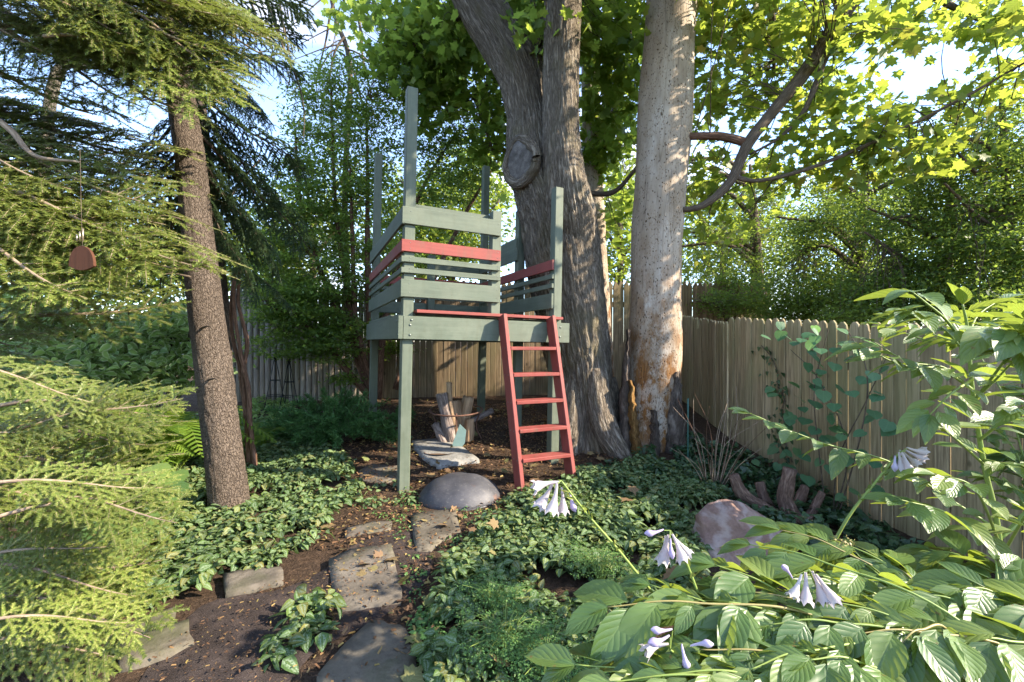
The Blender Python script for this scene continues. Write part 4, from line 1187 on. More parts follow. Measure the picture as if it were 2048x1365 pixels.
D = 6.15
shrub('yew_tree', 'tall many stemmed dark green yew close behind the left side of the tower', 'tree', W(750, 800, D), [
    [(748, 800, D, 8), (715, 690, D, 7), (690, 560, D, 5), (672, 420, D, 4), (665, 280, D, 3), (662, 160, D, 2)],
    [(752, 800, D, 9), (742, 680, D, 8), (735, 520, D, 6), (735, 380, D + .1, 4), (733, 200, D + .1, 2)],
    [(745, 800, D, 8), (700, 750, D - .1, 7), (655, 695, D - .2, 5), (600, 640, D - .3, 4), (530, 610, D - .4, 2)],
    [(755, 800, D, 8), (770, 640, D + .1, 7), (820, 440, D + .3, 5), (860, 350, D + .4, 3), (910, 270, D + .4, 2)],
    [(745, 800, D, 7), (690, 660, D + .1, 6), (640, 540, D + .1, 5), (600, 400, D, 4), (590, 260, D, 2)],
    [(750, 800, D, 6), (712, 640, D - .1, 5), (705, 480, D - .1, 4), (700, 330, D - .1, 2)],
    [(790, 780, D + .2, 6), (850, 600, D + .4, 5), (930, 430, D + .6, 4), (985, 340, D + .7, 2)]],
    [(600, 620, D - .3, 100, 60, .4, 60), (560, 570, D - .3, 70, 80, .4, 40), (650, 540, D, 120, 90, .5, 70), (610, 410, D, 100, 120, .5, 70), (680, 320, D, 110, 120, .5, 70), (720, 190, D, 90, 90, .4, 34), (850, 240, D + .3, 80, 95, .4, 40), (890, 360, D + .4, 70, 70, .4, 28), (640, 220, D, 60, 90, .4, 26), (545, 480, D, 70, 90, .4, 30), (790, 130, D, 60, 60, .4, 12), (700, 700, D - .2, 70, 70, .4, 28), (600, 690, D - .3, 90, 40, .3, 26), (735, 440, D, 70, 150, .5, 40), (940, 300, D + .5, 40, 80, .3, 16), (830, 470, D + .6, 110, 60, .4, 20), (780, 620, D + .4, 50, 120, .4, 22)],
    88, 0.115, 0.062, SMALL, m_yew_leaf, m_yew_bark, 31, up=1.1, tip_down=0.25, flat=0.3)

# evergreens in a row right behind the side fence
def cedar(label, px, d, top, lean, blobs, seed):
    b = W(px, 700, d); b.z = G(b.x, min(d, 9))
    rows = [(px, HOR + (EYE - b.z) * F / d, d, 14), (px + lean * .3, 560, d, 12), (px + lean * .6, 440, d, 9), (px + lean, top, d, 3)]
    st = [rows]
    rr = random.Random(seed)
    for i in range(7):
        y0 = rr.uniform(330, 610); t = (700 - y0) / (700 - top); s = rr.choice((-1, 1))
        x0 = px + lean * t
        st.append([(x0, y0, d, 6), (x0 + s * 60, y0 - 25 - rr.uniform(0, 30), d - .2, 4), (x0 + s * rr.uniform(110, 190), y0 - rr.uniform(30, 110), d - rr.uniform(.1, .5), 2)])
    shrub('cedar_tree', label, 'tree', b, st, blobs, 108, 0.14, 0.056, SMALL, m_cedar_leaf, m_twig, seed, 'evergreens behind the side fence', up=0.8, tip_down=0.5, flat=0.5, stem_name='trunk')
cedar('feathery dark evergreen behind the low fence, the one just right of the bare trunk', 1520, 7.8, 330, -20, [(1480, 500, 7.6, 110, 90, .6, 46), (1560, 420, 7.8, 110, 80, .5, 34), (1500, 590, 7.6, 130, 40, .5, 34), (1420, 560, 8, 60, 60, .5, 16)], 41)
cedar('feathery dark evergreen with a bare slanting limb, the second from the bare trunk', 1700, 6.6, 300, 40, [(1680, 480, 6.5, 150, 100, .6, 78), (1740, 390, 6.6, 130, 80, .5, 48), (1640, 585, 6.4, 150, 50, .5, 56), (1650, 640, 6.2, 150, 40, .5, 40)], 42)
cedar('feathery dark evergreen, the second from the right edge of the photo', 1880, 5.5, 230, 30, [(1870, 460, 5.4, 150, 120, .6, 86), (1900, 340, 5.5, 130, 90, .5, 48), (1830, 580, 5.3, 160, 60, .5, 64), (1820, 640, 5.1, 160, 40, .5, 46)], 43)
cedar('tall dark evergreen with a sinuous black stem rising at the right edge of the photo', 2040, 4.9, 130, -40, [(2040, 420, 4.8, 150, 150, .6, 90), (2000, 260, 4.9, 110, 90, .5, 34), (2020, 580, 4.7, 150, 60, .5, 50), (2020, 650, 4.5, 150, 50, .5, 46), (2180, 330, 4.6, 140, 220, .6, 90)], 44)
rr = random.Random(5)
shrub('evergreen_bush', 'low dark evergreen bush between the tall and the low fence', 'bush', W(1500, 640, 7.0), [[(1490, 700, 7.0, 5), (1440, 620, 6.9, 4), (1390, 600, 6.8, 2)], [(1500, 700, 7.0, 5), (1560, 620, 6.8, 4), (1640, 600, 6.5, 2)]],
      [(1470, 610, 6.9, 80, 24, .3, 34), (1600, 615, 6.3, 110, 28, .3, 40), (1760, 605, 5.6, 120, 34, .3, 46)], 80, 0.11, 0.055, SMALL, m_cedar_leaf, m_twig, 45)

# leafy trees farther off
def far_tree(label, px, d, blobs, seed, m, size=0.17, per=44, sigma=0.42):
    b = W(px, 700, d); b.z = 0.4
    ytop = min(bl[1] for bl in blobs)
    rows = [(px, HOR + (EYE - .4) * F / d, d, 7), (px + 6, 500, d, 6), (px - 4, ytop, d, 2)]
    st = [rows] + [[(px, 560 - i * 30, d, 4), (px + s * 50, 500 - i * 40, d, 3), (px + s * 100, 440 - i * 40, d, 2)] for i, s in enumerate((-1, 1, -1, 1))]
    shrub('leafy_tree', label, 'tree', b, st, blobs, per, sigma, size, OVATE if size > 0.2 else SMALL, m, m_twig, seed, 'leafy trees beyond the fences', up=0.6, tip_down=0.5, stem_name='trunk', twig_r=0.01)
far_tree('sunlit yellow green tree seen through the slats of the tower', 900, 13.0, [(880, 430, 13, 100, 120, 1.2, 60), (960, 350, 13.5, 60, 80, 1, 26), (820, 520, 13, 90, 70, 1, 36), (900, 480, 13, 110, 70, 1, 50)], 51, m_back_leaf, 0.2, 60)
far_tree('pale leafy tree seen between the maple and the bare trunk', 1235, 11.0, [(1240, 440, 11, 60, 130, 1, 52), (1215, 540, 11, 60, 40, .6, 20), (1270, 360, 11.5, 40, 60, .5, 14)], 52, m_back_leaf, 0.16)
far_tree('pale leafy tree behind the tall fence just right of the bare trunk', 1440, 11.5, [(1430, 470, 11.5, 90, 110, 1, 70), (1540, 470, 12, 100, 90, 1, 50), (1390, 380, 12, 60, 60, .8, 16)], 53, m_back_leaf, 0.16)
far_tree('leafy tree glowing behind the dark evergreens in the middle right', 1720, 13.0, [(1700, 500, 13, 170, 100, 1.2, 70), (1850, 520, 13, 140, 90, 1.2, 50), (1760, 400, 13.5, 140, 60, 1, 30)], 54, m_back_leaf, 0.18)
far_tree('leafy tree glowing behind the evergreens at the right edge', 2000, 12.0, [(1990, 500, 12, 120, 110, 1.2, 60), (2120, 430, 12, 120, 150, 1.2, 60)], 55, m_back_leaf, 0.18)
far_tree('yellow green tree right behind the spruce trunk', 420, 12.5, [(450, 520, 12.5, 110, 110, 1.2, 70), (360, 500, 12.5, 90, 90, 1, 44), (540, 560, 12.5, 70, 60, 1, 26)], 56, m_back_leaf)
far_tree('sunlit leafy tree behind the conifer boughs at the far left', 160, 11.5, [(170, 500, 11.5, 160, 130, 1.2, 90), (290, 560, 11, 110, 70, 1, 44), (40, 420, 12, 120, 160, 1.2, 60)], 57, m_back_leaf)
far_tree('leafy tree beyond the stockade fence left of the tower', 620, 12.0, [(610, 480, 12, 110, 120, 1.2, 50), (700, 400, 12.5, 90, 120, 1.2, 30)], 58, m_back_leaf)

# variegated dogwood thicket left, mid distance
D = 4.7
for lab, x0, bl, sd in (('light green shrub with pale edged leaves behind the fern, close left of the spruce trunk', 320, [(320, 670, D, 90, 60, .35, 40), (390, 700, D, 50, 60, .3, 20), (300, 740, D - .2, 90, 50, .3, 30)], 61),
                        ('light green shrub with pale edged leaves left of the fern', 170, [(180, 665, D - .1, 110, 65, .4, 46), (120, 720, D - .3, 110, 60, .4, 40), (210, 730, D - .3, 80, 50, .3, 26)], 62),
                        ('light green shrub with pale edged leaves at the left edge of the photo', 20, [(40, 640, D - .3, 90, 80, .4, 40), (20, 740, D - .5, 100, 60, .4, 36)], 63)):
    shrub('variegated_shrub', lab, 'shrub', W(x0, 820, D), [[(x0 + i * 14 - 30, 840, D, 4), (x0 + i * 30 - 70, 740, D, 3), (x0 + i * 44 - 110, 610, D - .1, 2)] for i in range(5)], bl, 26, 0.13, 0.095, OVATE, m_variegated, m_twig, sd, 'variegated shrubs on the left', up=1.0, tip_down=0.3)

# juniper: sprays of fine shoots pointing outward
def shoot_bush(name, label, cat, c, size, n, shoots, m, seed, blade=0.05, width=0.2, twig=m_twig):
    rng = np.random.default_rng(seed)
    t = thing(name, label, cat, c)
    d = rng.normal(size=(n, 3)); d[:, 2] = np.abs(d[:, 2]) * 0.8 + 0.05; d /= np.linalg.norm(d, axis=1)[:, None]
    tip = d * np.array(size) * rng.uniform(0.45, 1.08, (n, 1))
    g = Geo(); P, T_ = [], []
    for q in tip:
        b = np.array([q[0] * 0.15, q[1] * 0.15, 0.0]); mid = b * 0.4 + q * 0.6 + np.array([0, 0, 0.08])
        g.tube([b, mid, q], [0.006, 0.004, 0.001], 3, 6, cap=False)
        S = spline([b, mid, q], 30)[10:]
        k = rng.integers(0, len(S), shoots)
        dr = (q - b) / np.linalg.norm(q - b)
        P.append(S[k] + rng.normal(size=(shoots, 3)) * 0.012); T_.append(dr + rng.normal(size=(shoots, 3)) * 0.55 + np.array([0, 0, .25]))
    P, T_ = np.concatenate(P), np.concatenate(T_)
    fr = frames(len(P), rng, 0.6, 0.0, T_, 0.9)
    tpl = (SMALL[0] * np.array([width / 0.24, 1, 1]), SMALL[1], SMALL[2])
    V, Fc, U = cloud(tpl, P, fr, rng.uniform(.6, 1.3, len(P)) * blade)
    props(link('foliage', mesh_np('foliage', V, Fc, m, False, uv=U), t), kind='stuff')
    props(link('stems', g.mesh('stems', twig), t), kind='stuff')
    return t
jb = on_ground(665, 885)
shoot_bush('juniper_bush', 'low spreading green juniper in front of the stockade left of the tower post', 'bush', jb, (0.82, 0.5, 0.56), 210, 120, m_juniper, 71, 0.05, 0.09)
shoot_bush('juniper_bush', 'small tuft of juniper peeping out right of the front tower post', 'bush', on_ground(806, 850), (0.16, 0.2, 0.26), 30, 60, m_juniper, 72, 0.045, 0.09)

# ------------------------------------------------------------------ conifers
def make_bough(name, L, seed, sec_sp, sec_len, ter_sp, ter_len, needle, nsp, droop, hang, mats, nwid=0.0028, round_=0.25, bare=0.08, skip=0.0):
    """a bough along +x in the xy plane: wood tubes (slot 0) and needles (slot 1)"""
    rng = np.random.default_rng(seed)
    g = Geo(); segs = []
    x = np.linspace(0, L, 24)
    main = np.stack([x, 0.05 * np.sin(x * 3 + seed), -droop * (x / L) ** 2 * L + 0.02 * np.sin(x * 8)], 1)
    g.tube(main, [0.011 * L + .003, 0.002], 5, 24, cap=False)
    def along(P, s):
        d = np.concatenate([[0], np.cumsum(np.linalg.norm(np.diff(P, axis=0), axis=1))])
        i = min(len(P) - 2, max(0, int(np.searchsorted(d, s)) - 1))
        t = (s - d[i]) / max(1e-6, d[i + 1] - d[i])
        v = P[i + 1] - P[i]
        return P[i] + v * t, v / np.linalg.norm(v)
    segs.append((main[3:], 1.0))
    s, side = bare * L, 1
    while s < L * 0.985:
        p, v = along(main, s)
        f = s / L
        ln = sec_len * (0.35 + 0.9 * f) * (1 - f ** 3.5) * rng.uniform(0.7, 1.15) + 0.05
        if rng.random() >= skip:
            a = math.radians(rng.uniform(44, 62)) * side
            dr = np.array([math.cos(a) * v[0] - math.sin(a) * v[1], math.sin(a) * v[0] + math.cos(a) * v[1], v[2] * 0.6 + rng.normal() * 0.1])
            dr /= np.linalg.norm(dr)
            bend = np.array([0.25, 0, 0]) * ln
            q1 = p + dr * ln * 0.5 + np.array([0, 0, 0.02 - hang * ln * 0.3]); q2 = p + dr * ln + bend * 0.5 + np.array([0, 0, -hang * ln])
            S = spline([p, q1, q2], 9)
            g.tube(S, [0.0022, 0.0007], 3, 6, cap=False)
            segs.append((S, 1.0))
            ts, sd = 0.12 * ln, 1
            while ts < ln * 0.92:
                tp, tv = along(S, ts)
                tl = ter_len * (1 - 0.75 * ts / ln) * rng.uniform(0.6, 1.2)
                b = math.radians(rng.uniform(40, 60)) * sd
                td = np.array([math.cos(b) * tv[0] - math.sin(b) * tv[1], math.sin(b) * tv[0] + math.cos(b) * tv[1], tv[2] + rng.normal() * 0.12 - hang * 0.3])
                td /= np.linalg.norm(td)
                segs.append((np.array([tp, tp + td * tl * 0.5 + np.array([0, 0, .003]), tp + td * tl - np.array([0, 0, hang * tl * .5])]), 1.0))
                ts += ter_sp * rng.uniform(0.7, 1.3); sd = -sd
        s += sec_sp * rng.uniform(0.7, 1.3); side = -side
    NV = []
    for S, _ in segs:
        d = np.linalg.norm(np.diff(S, axis=0), axis=1); tot = d.sum()
        n = max(3, int(tot / nsp))
        t = np.linspace(0, len(S) - 1.001, n); i = t.astype(int); ft = (t - i)[:, None]
        P = S[i] * (1 - ft) + S[i + 1] * ft
        Tn = S[i + 1] - S[i]; Tn /= np.linalg.norm(Tn, axis=1)[:, None]
        up = np.array([0, 0, 1.0])
        sdv = np.cross(up, Tn); sdv /= np.linalg.norm(sdv, axis=1)[:, None] + 1e-6
        for sg in (1, -1):
            ph = rng.normal(size=n) * round_ + (0.15 if sg == 1 else 0.15)
            dirv = Tn * 0.62 + sg * sdv * np.cos(ph)[:, None] * 0.8 + np.array([0, 0, 1.0]) * np.sin(ph)[:, None] * 0.8
            dirv /= np.linalg.norm(dirv, axis=1)[:, None]
            ln = needle * rng.uniform(0.65, 1.1, n) * (1 - 0.35 * np.linspace(0, 1, n))
            wv = np.cross(dirv, up); wv /= np.linalg.norm(wv, axis=1)[:, None] + 1e-6
            a = P - wv * nwid / 2; b = P + wv * nwid / 2; c = P + dirv * ln[:, None]
            NV.append(np.stack([a, b, c], 1).reshape(-1, 3))
    NV = np.concatenate(NV)
    nq = sum(len(q) for q in g.Q)
    wood_n = g.n
    NF = np.arange(len(NV)).reshape(-1, 3) + wood_n
    Vv = np.concatenate([np.concatenate(g.V), NV]); Av = np.concatenate([np.concatenate(g.A), NV])
    mi = np.concatenate([np.zeros(nq), np.ones(len(NF))])
    return mesh_np(name, Vv, [np.concatenate(g.Q), NF], mats, False, attr=Av, mat_idx=mi)

hem = [make_bough('bough', 0.75, s, 0.038, 0.30, 0.030, 0.105, 0.0195, 0.0031, 0.12, 0.10, [m_pale_twig, m_hemlock], 0.0048, 0.32) for s in (1, 2, 3)]
spr = [make_bough('bough', 1.3, 10 + s, 0.045, 0.40, 0.034, 0.15, 0.024, 0.0036, 0.22, 0.4, [m_twig, m_spruce], 0.0075, 0.6) for s in (1, 2, 3)]
thin = [make_bough('bough', 1.2, 20 + s, 0.09, 0.36, 0.07, 0.10, 0.02, 0.009, 0.3, 0.55, [m_twig, m_spruce], 0.003, 0.6, 0.1, 0.3) for s in (1, 2)]

def put_bough(tree, me, L, a, b, roll=0.0, name='bough', upv=(0, 0, 1)):
    a, b = Vector(a), Vector(b)
    x = (b - a); ln = x.length; x.normalize()
    z = (Vector(upv) - x * Vector(upv).dot(x)).normalized()
    y = z.cross(x)
    m = Matrix((x, y, z)).transposed()
    m = Matrix.Rotation(roll, 3, x) @ m
    s = ln / L
    link(name, me, tree, mat4(m, a - tree.location, s))

# the big spruce with the bare leaning trunk
spruce = thing('spruce_tree', 'spruce with a bare scaly leaning trunk rising through the left third of the photo', 'tree', on_ground(462, 1025))
S0 = spruce.location; d = S0.y
rows = [(468, 1060, d, 40), (460, 1020, d, 35), (447, 900, d, 33), (430, 760, d, 32), (410, 600, d, 30), (394, 450, d, 27), (382, 330, d, 26), (366, 220, d, 25), (352, 120, d, 23), (340, 0, d, 21), (330, -150, d, 18)]
p, r = px_path(rows)
g = Geo(); g.tube(rel(p, S0), r, 90, 170, disp=lambda a, l, rr: rr * (1 + 0.05 * mnoise.noise(Vector((math.cos(a) * 1.5, math.sin(a) * 1.5, l * 2))) + 0.05 * mnoise.noise(Vector((math.cos(a) * 7, math.sin(a) * 7, l * 16)))))
trk = link('trunk', g.mesh('trunk', m_spruce_bark), spruce)
rr = random.Random(9)
def tr_at(py):
    for (x0, y0, *_), (x1, y1, *_) in zip(rows, rows[1:]):
        if y1 <= py <= y0: return W(x0 + (x1 - x0) * (y0 - py) / (y0 - y1), py, d)
    return W(330, py, d)
for py, tx, ty, td in [(80, 610, 100, 3.3), (20, 600, 40, 3.5), (-40, 640, -20, 3.2), (120, 560, 230, 3.6), (170, 640, 320, 3.6), (200, 600, 400, 3.8), (240, 640, 470, 3.9), (300, 560, 480, 3.6), (330, 600, 530, 3.9), (380, 540, 560, 3.5),
                       (230, 250, 310, 3.7), (280, 220, 420, 3.7), (330, 300, 480, 3.9), (400, 290, 560, 3.8), (350, 480, 420, 4.1), (120, 460, 150, 4.2), (0, 460, 60, 4.2), (260, 500, 330, 4.3), (60, 540, 200, 4.0), (190, 560, 380, 4.0), (310, 520, 500, 4.0), (100, 520, 120, 3.7)]:
    put_bough(spruce, spr[rr.randrange(3)], 1.3, tr_at(py), W(tx, ty, td), rr.uniform(-.35, .35))
for tx, ty in ((640, 200), (700, 260), (610, 120), (660, 60)):
    put_bough(spruce, thin[rr.randrange(2)], 1.2, W(480 + rr.uniform(-40, 60), -80, 3.3), W(tx, ty, 3.3 + rr.uniform(-.2, .3)), rr.uniform(-.4, .4))
for py, s in ((230, -1), (330, 1), (450, -1), (560, -1), (660, 1), (760, 1)):
    q = tr_at(py); g = Geo()
    g.tube(rel([q + Vector((0, -0.09, 0)), q + Vector((s * 0.10, -0.15, 0.02)), q + Vector((s * 0.16, -0.19, 0.0))], S0), [0.009, 0.005, 0.002], 6, 8)
    link('dead_twig', g.mesh('dead_twig', m_twig), spruce)

spruce2 = thing('spruce_tree', 'slim dark spruce half hidden close behind the leaning spruce trunk', 'tree', on_ground(455, 880))
d2 = 4.3
rows2 = [(456, 880, d2, 12), (450, 700, d2, 12), (445, 600, d2, 11), (425, 420, d2, 11), (404, 240, d2, 10), (395, 100, d2, 8), (385, -100, d2, 6)]
p, r = px_path(rows2)
g = Geo(); g.tube(rel(p, spruce2.location), r, 24, 60, disp=lambda a, l, rr_: rr_ * (1 + 0.06 * mnoise.noise(Vector((math.cos(a) * 4, math.sin(a) * 4, l * 9)))))
link('trunk', g.mesh('trunk', m_spruce_bark), spruce2)
for py, x0, tx, ty, td in [(300, 410, 560, 420, 4.6), (380, 420, 590, 500, 4.5), (460, 430, 540, 590, 4.3), (240, 405, 580, 330, 4.7), (340, 415, 330, 450, 4.6), (160, 400, 520, 240, 4.7), (420, 425, 340, 540, 4.6), (500, 435, 610, 590, 4.4)]:
    put_bough(spruce2, spr[rr.randrange(3)], 1.3, W(x0, py, d2), W(tx, ty, td), rr.uniform(-.35, .35))

# sunlit hemlock whose boughs fill the lower left; its trunk stands just outside the frame
hemlock = thing('hemlock_tree', 'hemlock whose pale sunlit boughs spread in from the lower left edge', 'tree', (-2.75, 1.75, 0))
g = Geo(); g.tube([(0, 0, -0.1), (0.02, 0, 1.2), (-0.05, 0.02, 2.8), (-0.05, 0, 4.6)], [0.13, 0.11, 0.08, 0.03], 20, 40, disp=lambda a, l, r_: r_ * (1 + .06 * mnoise.noise(Vector((math.cos(a) * 4, math.sin(a) * 4, l * 8)))))
link('trunk', g.mesh('trunk', m_spruce_bark), hemlock)
hl = random.Random(3)
EDGE = [(750, 345), (800, 330), (860, 300), (900, 310), (950, 375), (1000, 370), (1060, 340), (1130, 285), (1170, 300), (1230, 300), (1280, 240), (1340, 235), (1400, 200)]
def edge_x(y): return float(np.interp(y, [e[0] for e in EDGE], [e[1] for e in EDGE]))
def hem_put(tx, ty, td, dx, dy, dd, roll):
    put_bough(hemlock, hem[hl.randrange(3)], 0.75, W(tx - dx, ty + dy, td + dd), W(tx, ty, td), roll * 0.6, upv=(0.15, -0.62, 0.8))
hem_put(340, 768, 1.75, 380, 130, -.15, -.25)
hem_put(200, 762, 1.7, 260, 150, -.1, -.2)
for i in range(28):
    ty = 780 + (i / 27) * 600 + hl.uniform(-15, 15)
    tx = edge_x(ty) - (hl.uniform(0, 30) if i % 2 else hl.uniform(40, 230))
    hem_put(tx, ty, hl.uniform(1.35, 1.95), hl.uniform(260, 420), hl.uniform(-60, 90), hl.uniform(-.25, .2), hl.uniform(-.75, -.05))
for i in range(12):
    hem_put(hl.uniform(0, 150), hl.uniform(820, 1365), hl.uniform(1.5, 2.0), hl.uniform(220, 330), hl.uniform(-60, 60), hl.uniform(-.2, .2), hl.uniform(-.8, .1))
# second, taller hemlock: boughs at eye level and overhead
hemlock2 = hemlock
hemlock = thing('hemlock_tree', 'taller hemlock whose boughs reach in from the upper left around the wooden chime', 'tree', (-3.75, 2.6, 0.0))
g = Geo(); g.tube([(0, 0, -0.1), (0.02, 0, 1.6), (0.05, 0.02, 3.2), (0.08, 0, 5.6)], [0.15, 0.12, 0.09, 0.03], 20, 40, disp=lambda a, l, r_: r_ * (1 + .06 * mnoise.noise(Vector((math.cos(a) * 4, math.sin(a) * 4, l * 8)))))
link('trunk', g.mesh('trunk', m_spruce_bark), hemlock)
for tx, ty, td, dx, dy, dd in [(415, 462, 2.1, 420, -60, .2), (395, 480, 2.0, 380, 20, .2), (360, 385, 2.3, 400, -30, .2), (300, 340, 2.3, 380, -60, .2), (330, 430, 2.1, 380, -50, .1), (250, 500, 1.9, 330, -60, .2), (200, 540, 1.8, 300, -80, .2), (240, 400, 2.2, 330, -40, .1), (180, 450, 2.0, 300, -40, .1), (150, 330, 2.2, 300, -60, .1), (120, 560, 1.9, 260, -50, .2), (90, 490, 1.9, 240, -20, .1), (60, 400, 2.1, 240, -20, .1), (280, 470, 2.0, 340, -20, .1),
                           (200, 520, 1.95, 300, -90, .3), (330, 560, 2.7, 420, 110, -.3), (260, 590, 2.6, 330, 70, -.3), (120, 640, 2.4, 240, 60, -.2),
                           (330, 250, 2.8, 420, -20, .2), (250, 220, 2.8, 380, 0, .2), (180, 290, 2.7, 330, -20, .2), (330, 300, 2.9, 380, -10, .2), (90, 240, 2.7, 260, -10, .2), (60, 300, 2.6, 240, 10, .2), (140, 200, 2.8, 300, 20, .2), (30, 180, 2.7, 200, 0, .1), (360, 330, 3.0, 380, 0, .2),
                           (60, 660, 2.3, 220, 0, .1), (100, 720, 2.2, 250, -20, .1), (30, 740, 2.1, 200, 10, .1)]:
    hem_put(tx + hl.uniform(-10, 10), ty, td, dx, dy, dd, hl.uniform(-.7, .15))
for tx, ty, td in [(560, 30, 2.4), (540, 70, 2.4), (480, 110, 2.3), (430, 160, 2.3), (380, 190, 2.3), (330, 150, 2.4), (280, 90, 2.4), (500, 20, 2.5), (420, 60, 2.4), (360, 100, 2.3), (230, 60, 2.5), (460, 140, 2.2), (150, 60, 2.6), (60, 30, 2.6), (200, 110, 2.5), (400, 120, 2.5)]:
    hem_put(tx, ty, td, hl.uniform(250, 360), hl.uniform(-150, -60), hl.uniform(-.1, .3), hl.uniform(-.5, .3))
for i in range(34):
    tx, ty = hl.uniform(130, 560), hl.uniform(-20, 175)
    if ty > 60 + (560 - tx) * .9: continue
    hem_put(tx, ty, hl.uniform(2.2, 2.7), hl.uniform(220, 360), hl.uniform(-130, -20), hl.uniform(-.2, .3), hl.uniform(-.6, .4))
for i in range(4):
    hem_put(hl.uniform(20, 340), hl.uniform(170, 350), hl.uniform(2.5, 3.0), hl.uniform(220, 380), hl.uniform(-50, 30), hl.uniform(-.2, .3), hl.uniform(-.6, .4))
for i in range(14):
    hem_put(hl.uniform(40, 330), hl.uniform(350, 540), hl.uniform(2.2, 2.7), hl.uniform(220, 340), hl.uniform(-70, 20), hl.uniform(-.2, .3), hl.uniform(-.6, .4))
limb(hemlock, 'limb', [(-60, -10, 2.6, 8), (60, 55, 2.6, 7), (190, 102, 2.55, 5), (330, 130, 2.5, 3)], m_twig)
limb(hemlock, 'limb', [(-40, 215, 2.3, 6), (20, 260, 2.3, 6), (70, 312, 2.25, 4), (160, 325, 2.2, 2)], m_pale_twig)
# a bare leafless limb crossing the upper left sky
bare = thing('bare_tree', 'bare grey limbed tree standing against the sky behind the upper left boughs', 'tree', W(90, 700, 6.0))
limb(bare, 'trunk', [(60, 790, 6.0, 14), (70, 500, 6.0, 12), (105, 180, 6.0, 10), (150, 120, 6.0, 8), (190, 90, 6.0, 7), (240, 60, 6.0, 3)], m_maple_bark)
limb(bare, 'limb', [(120, 160, 6.0, 7), (140, 40, 6.1, 7), (205, -5, 6.2, 6), (260, -60, 6.2, 4)], m_maple_bark)
limb(bare, 'limb', [(150, 135, 6.0, 5), (240, 130, 6.0, 3), (320, 90, 6.0, 2)], m_maple_bark)
# twiggy leafless sprays hanging over the tower's left
twiggy = thing('twiggy_tree', 'thin nearly leafless tree with fine grey twigs against the sky above the tower', 'tree', W(700, 760, 6.9))
limb(twiggy, 'trunk', [(700, 790, 6.9, 7), (690, 400, 6.9, 6), (700, 140, 6.9, 5), (672, 40, 6.9, 4), (650, -60, 6.9, 3)], m_twig)
tr_ = random.Random(4)
for i in range(16):
    y = tr_.uniform(-40, 260); s = tr_.choice((-1, 1)); x = 690
    limb(twiggy, 'branch', [(x, y, 6.9, 2.2), (x + s * 30, y + tr_.uniform(-20, 40), 6.8, 1.6), (x + s * tr_.uniform(60, 120), y + tr_.uniform(0, 90), 6.7, 0.7)], m_twig, 4)
for i in range(7):
    put_bough(twiggy, thin[i % 2], 1.2, W(690, tr_.uniform(-40, 160), 6.9), W(690 + tr_.choice((-1, 1)) * tr_.uniform(60, 130), tr_.uniform(100, 330), 6.6), tr_.uniform(-.5, .5))

# ------------------------------------------------------------------ ground cover
def in_poly(px, py, poly):
    c = False
    j = len(poly) - 1
    for i in range(len(poly)):
        xi, yi = poly[i]; xj, yj = poly[j]
        if (yi > py) != (yj > py) and px < (xj - xi) * (py - yi) / (yj - yi) + xi: c = not c
        j = i
    return c

def ground_poly(poly, n, rng):
    """random ground points inside an outline traced on the ground"""
    pts = np.array([tuple(on_ground(*p))[:2] for p in poly])
    lo, hi = pts.min(0), pts.max(0)
    out = []
    P = [tuple(p) for p in pts]
    while len(out) < n:
        x, y = rng.uniform(lo, hi)
        if in_poly(x, y, P): out.append((x, y, G(x, y)))
    return np.array(out)

STONES = [[tuple(on_ground(*p))[:2] for p in f[1]] for f in FLAGS]
def off_stones(P):
    keep = [i for i, p in enumerate(P) if not any(in_poly(p[0], p[1], s) for s in STONES)]
    return P[keep]

def carpet(name, label, poly, n, per, h, size, templates, m, seed, spread=0.55, stem_m=None, fn=None, lift=0.0):
    rng = np.random.default_rng(seed)
    c = off_stones(ground_poly(poly, n, rng))
    if n > 400: c = np.array([p for p in c if mnoise.noise(Vector((p[0] * 3.1, p[1] * 3.1, seed + 9))) > -0.34 + 0.2 * rng.random()])
    hh = h * (0.35 + 0.65 * np.array([0.5 + 0.5 * mnoise.noise(Vector((p[0] * 2.6, p[1] * 2.6, seed))) * 1.6 for p in c]).clip(0.05, 1))
    pos, tip = [], []
    for p, q in zip(c, hh):
        k = per
        a = rng.uniform(0, 2 * PI) + np.arange(k) * 2 * PI / k + rng.normal(size=k) * 0.3
        rr_ = rng.uniform(0.15, 0.75, k) * size
        z = q * rng.uniform(0.45, 1.0, k) + lift
        pos.append(np.stack([p[0] + np.cos(a) * rr_, p[1] + np.sin(a) * rr_, p[2] + z], 1)); tip.append(np.stack([np.cos(a), np.sin(a), np.full(k, -0.3)], 1))
    pos, tip = np.concatenate(pos), np.concatenate(tip)
    fr = frames(len(pos), rng, 1.3, 0.15, tip, spread)
    sc = rng.uniform(0.45, 1.35, len(pos)) * size
    which = rng.integers(0, len(templates), len(pos))
    Vs, Fs, Us, off = [], [], [], 0
    for t, tpl in enumerate(templates):
        s = which == t
        V, Fc, U = cloud(tpl, pos[s], fr[s], sc[s]); Vs.append(V); Fs.append(Fc + off); Us.append(U); off += len(V)
    o = link(name, mesh_np(name, np.concatenate(Vs), Fs, m, True, uv=np.concatenate(Us)))
    return props(o, label, 'ground cover', kind='stuff')

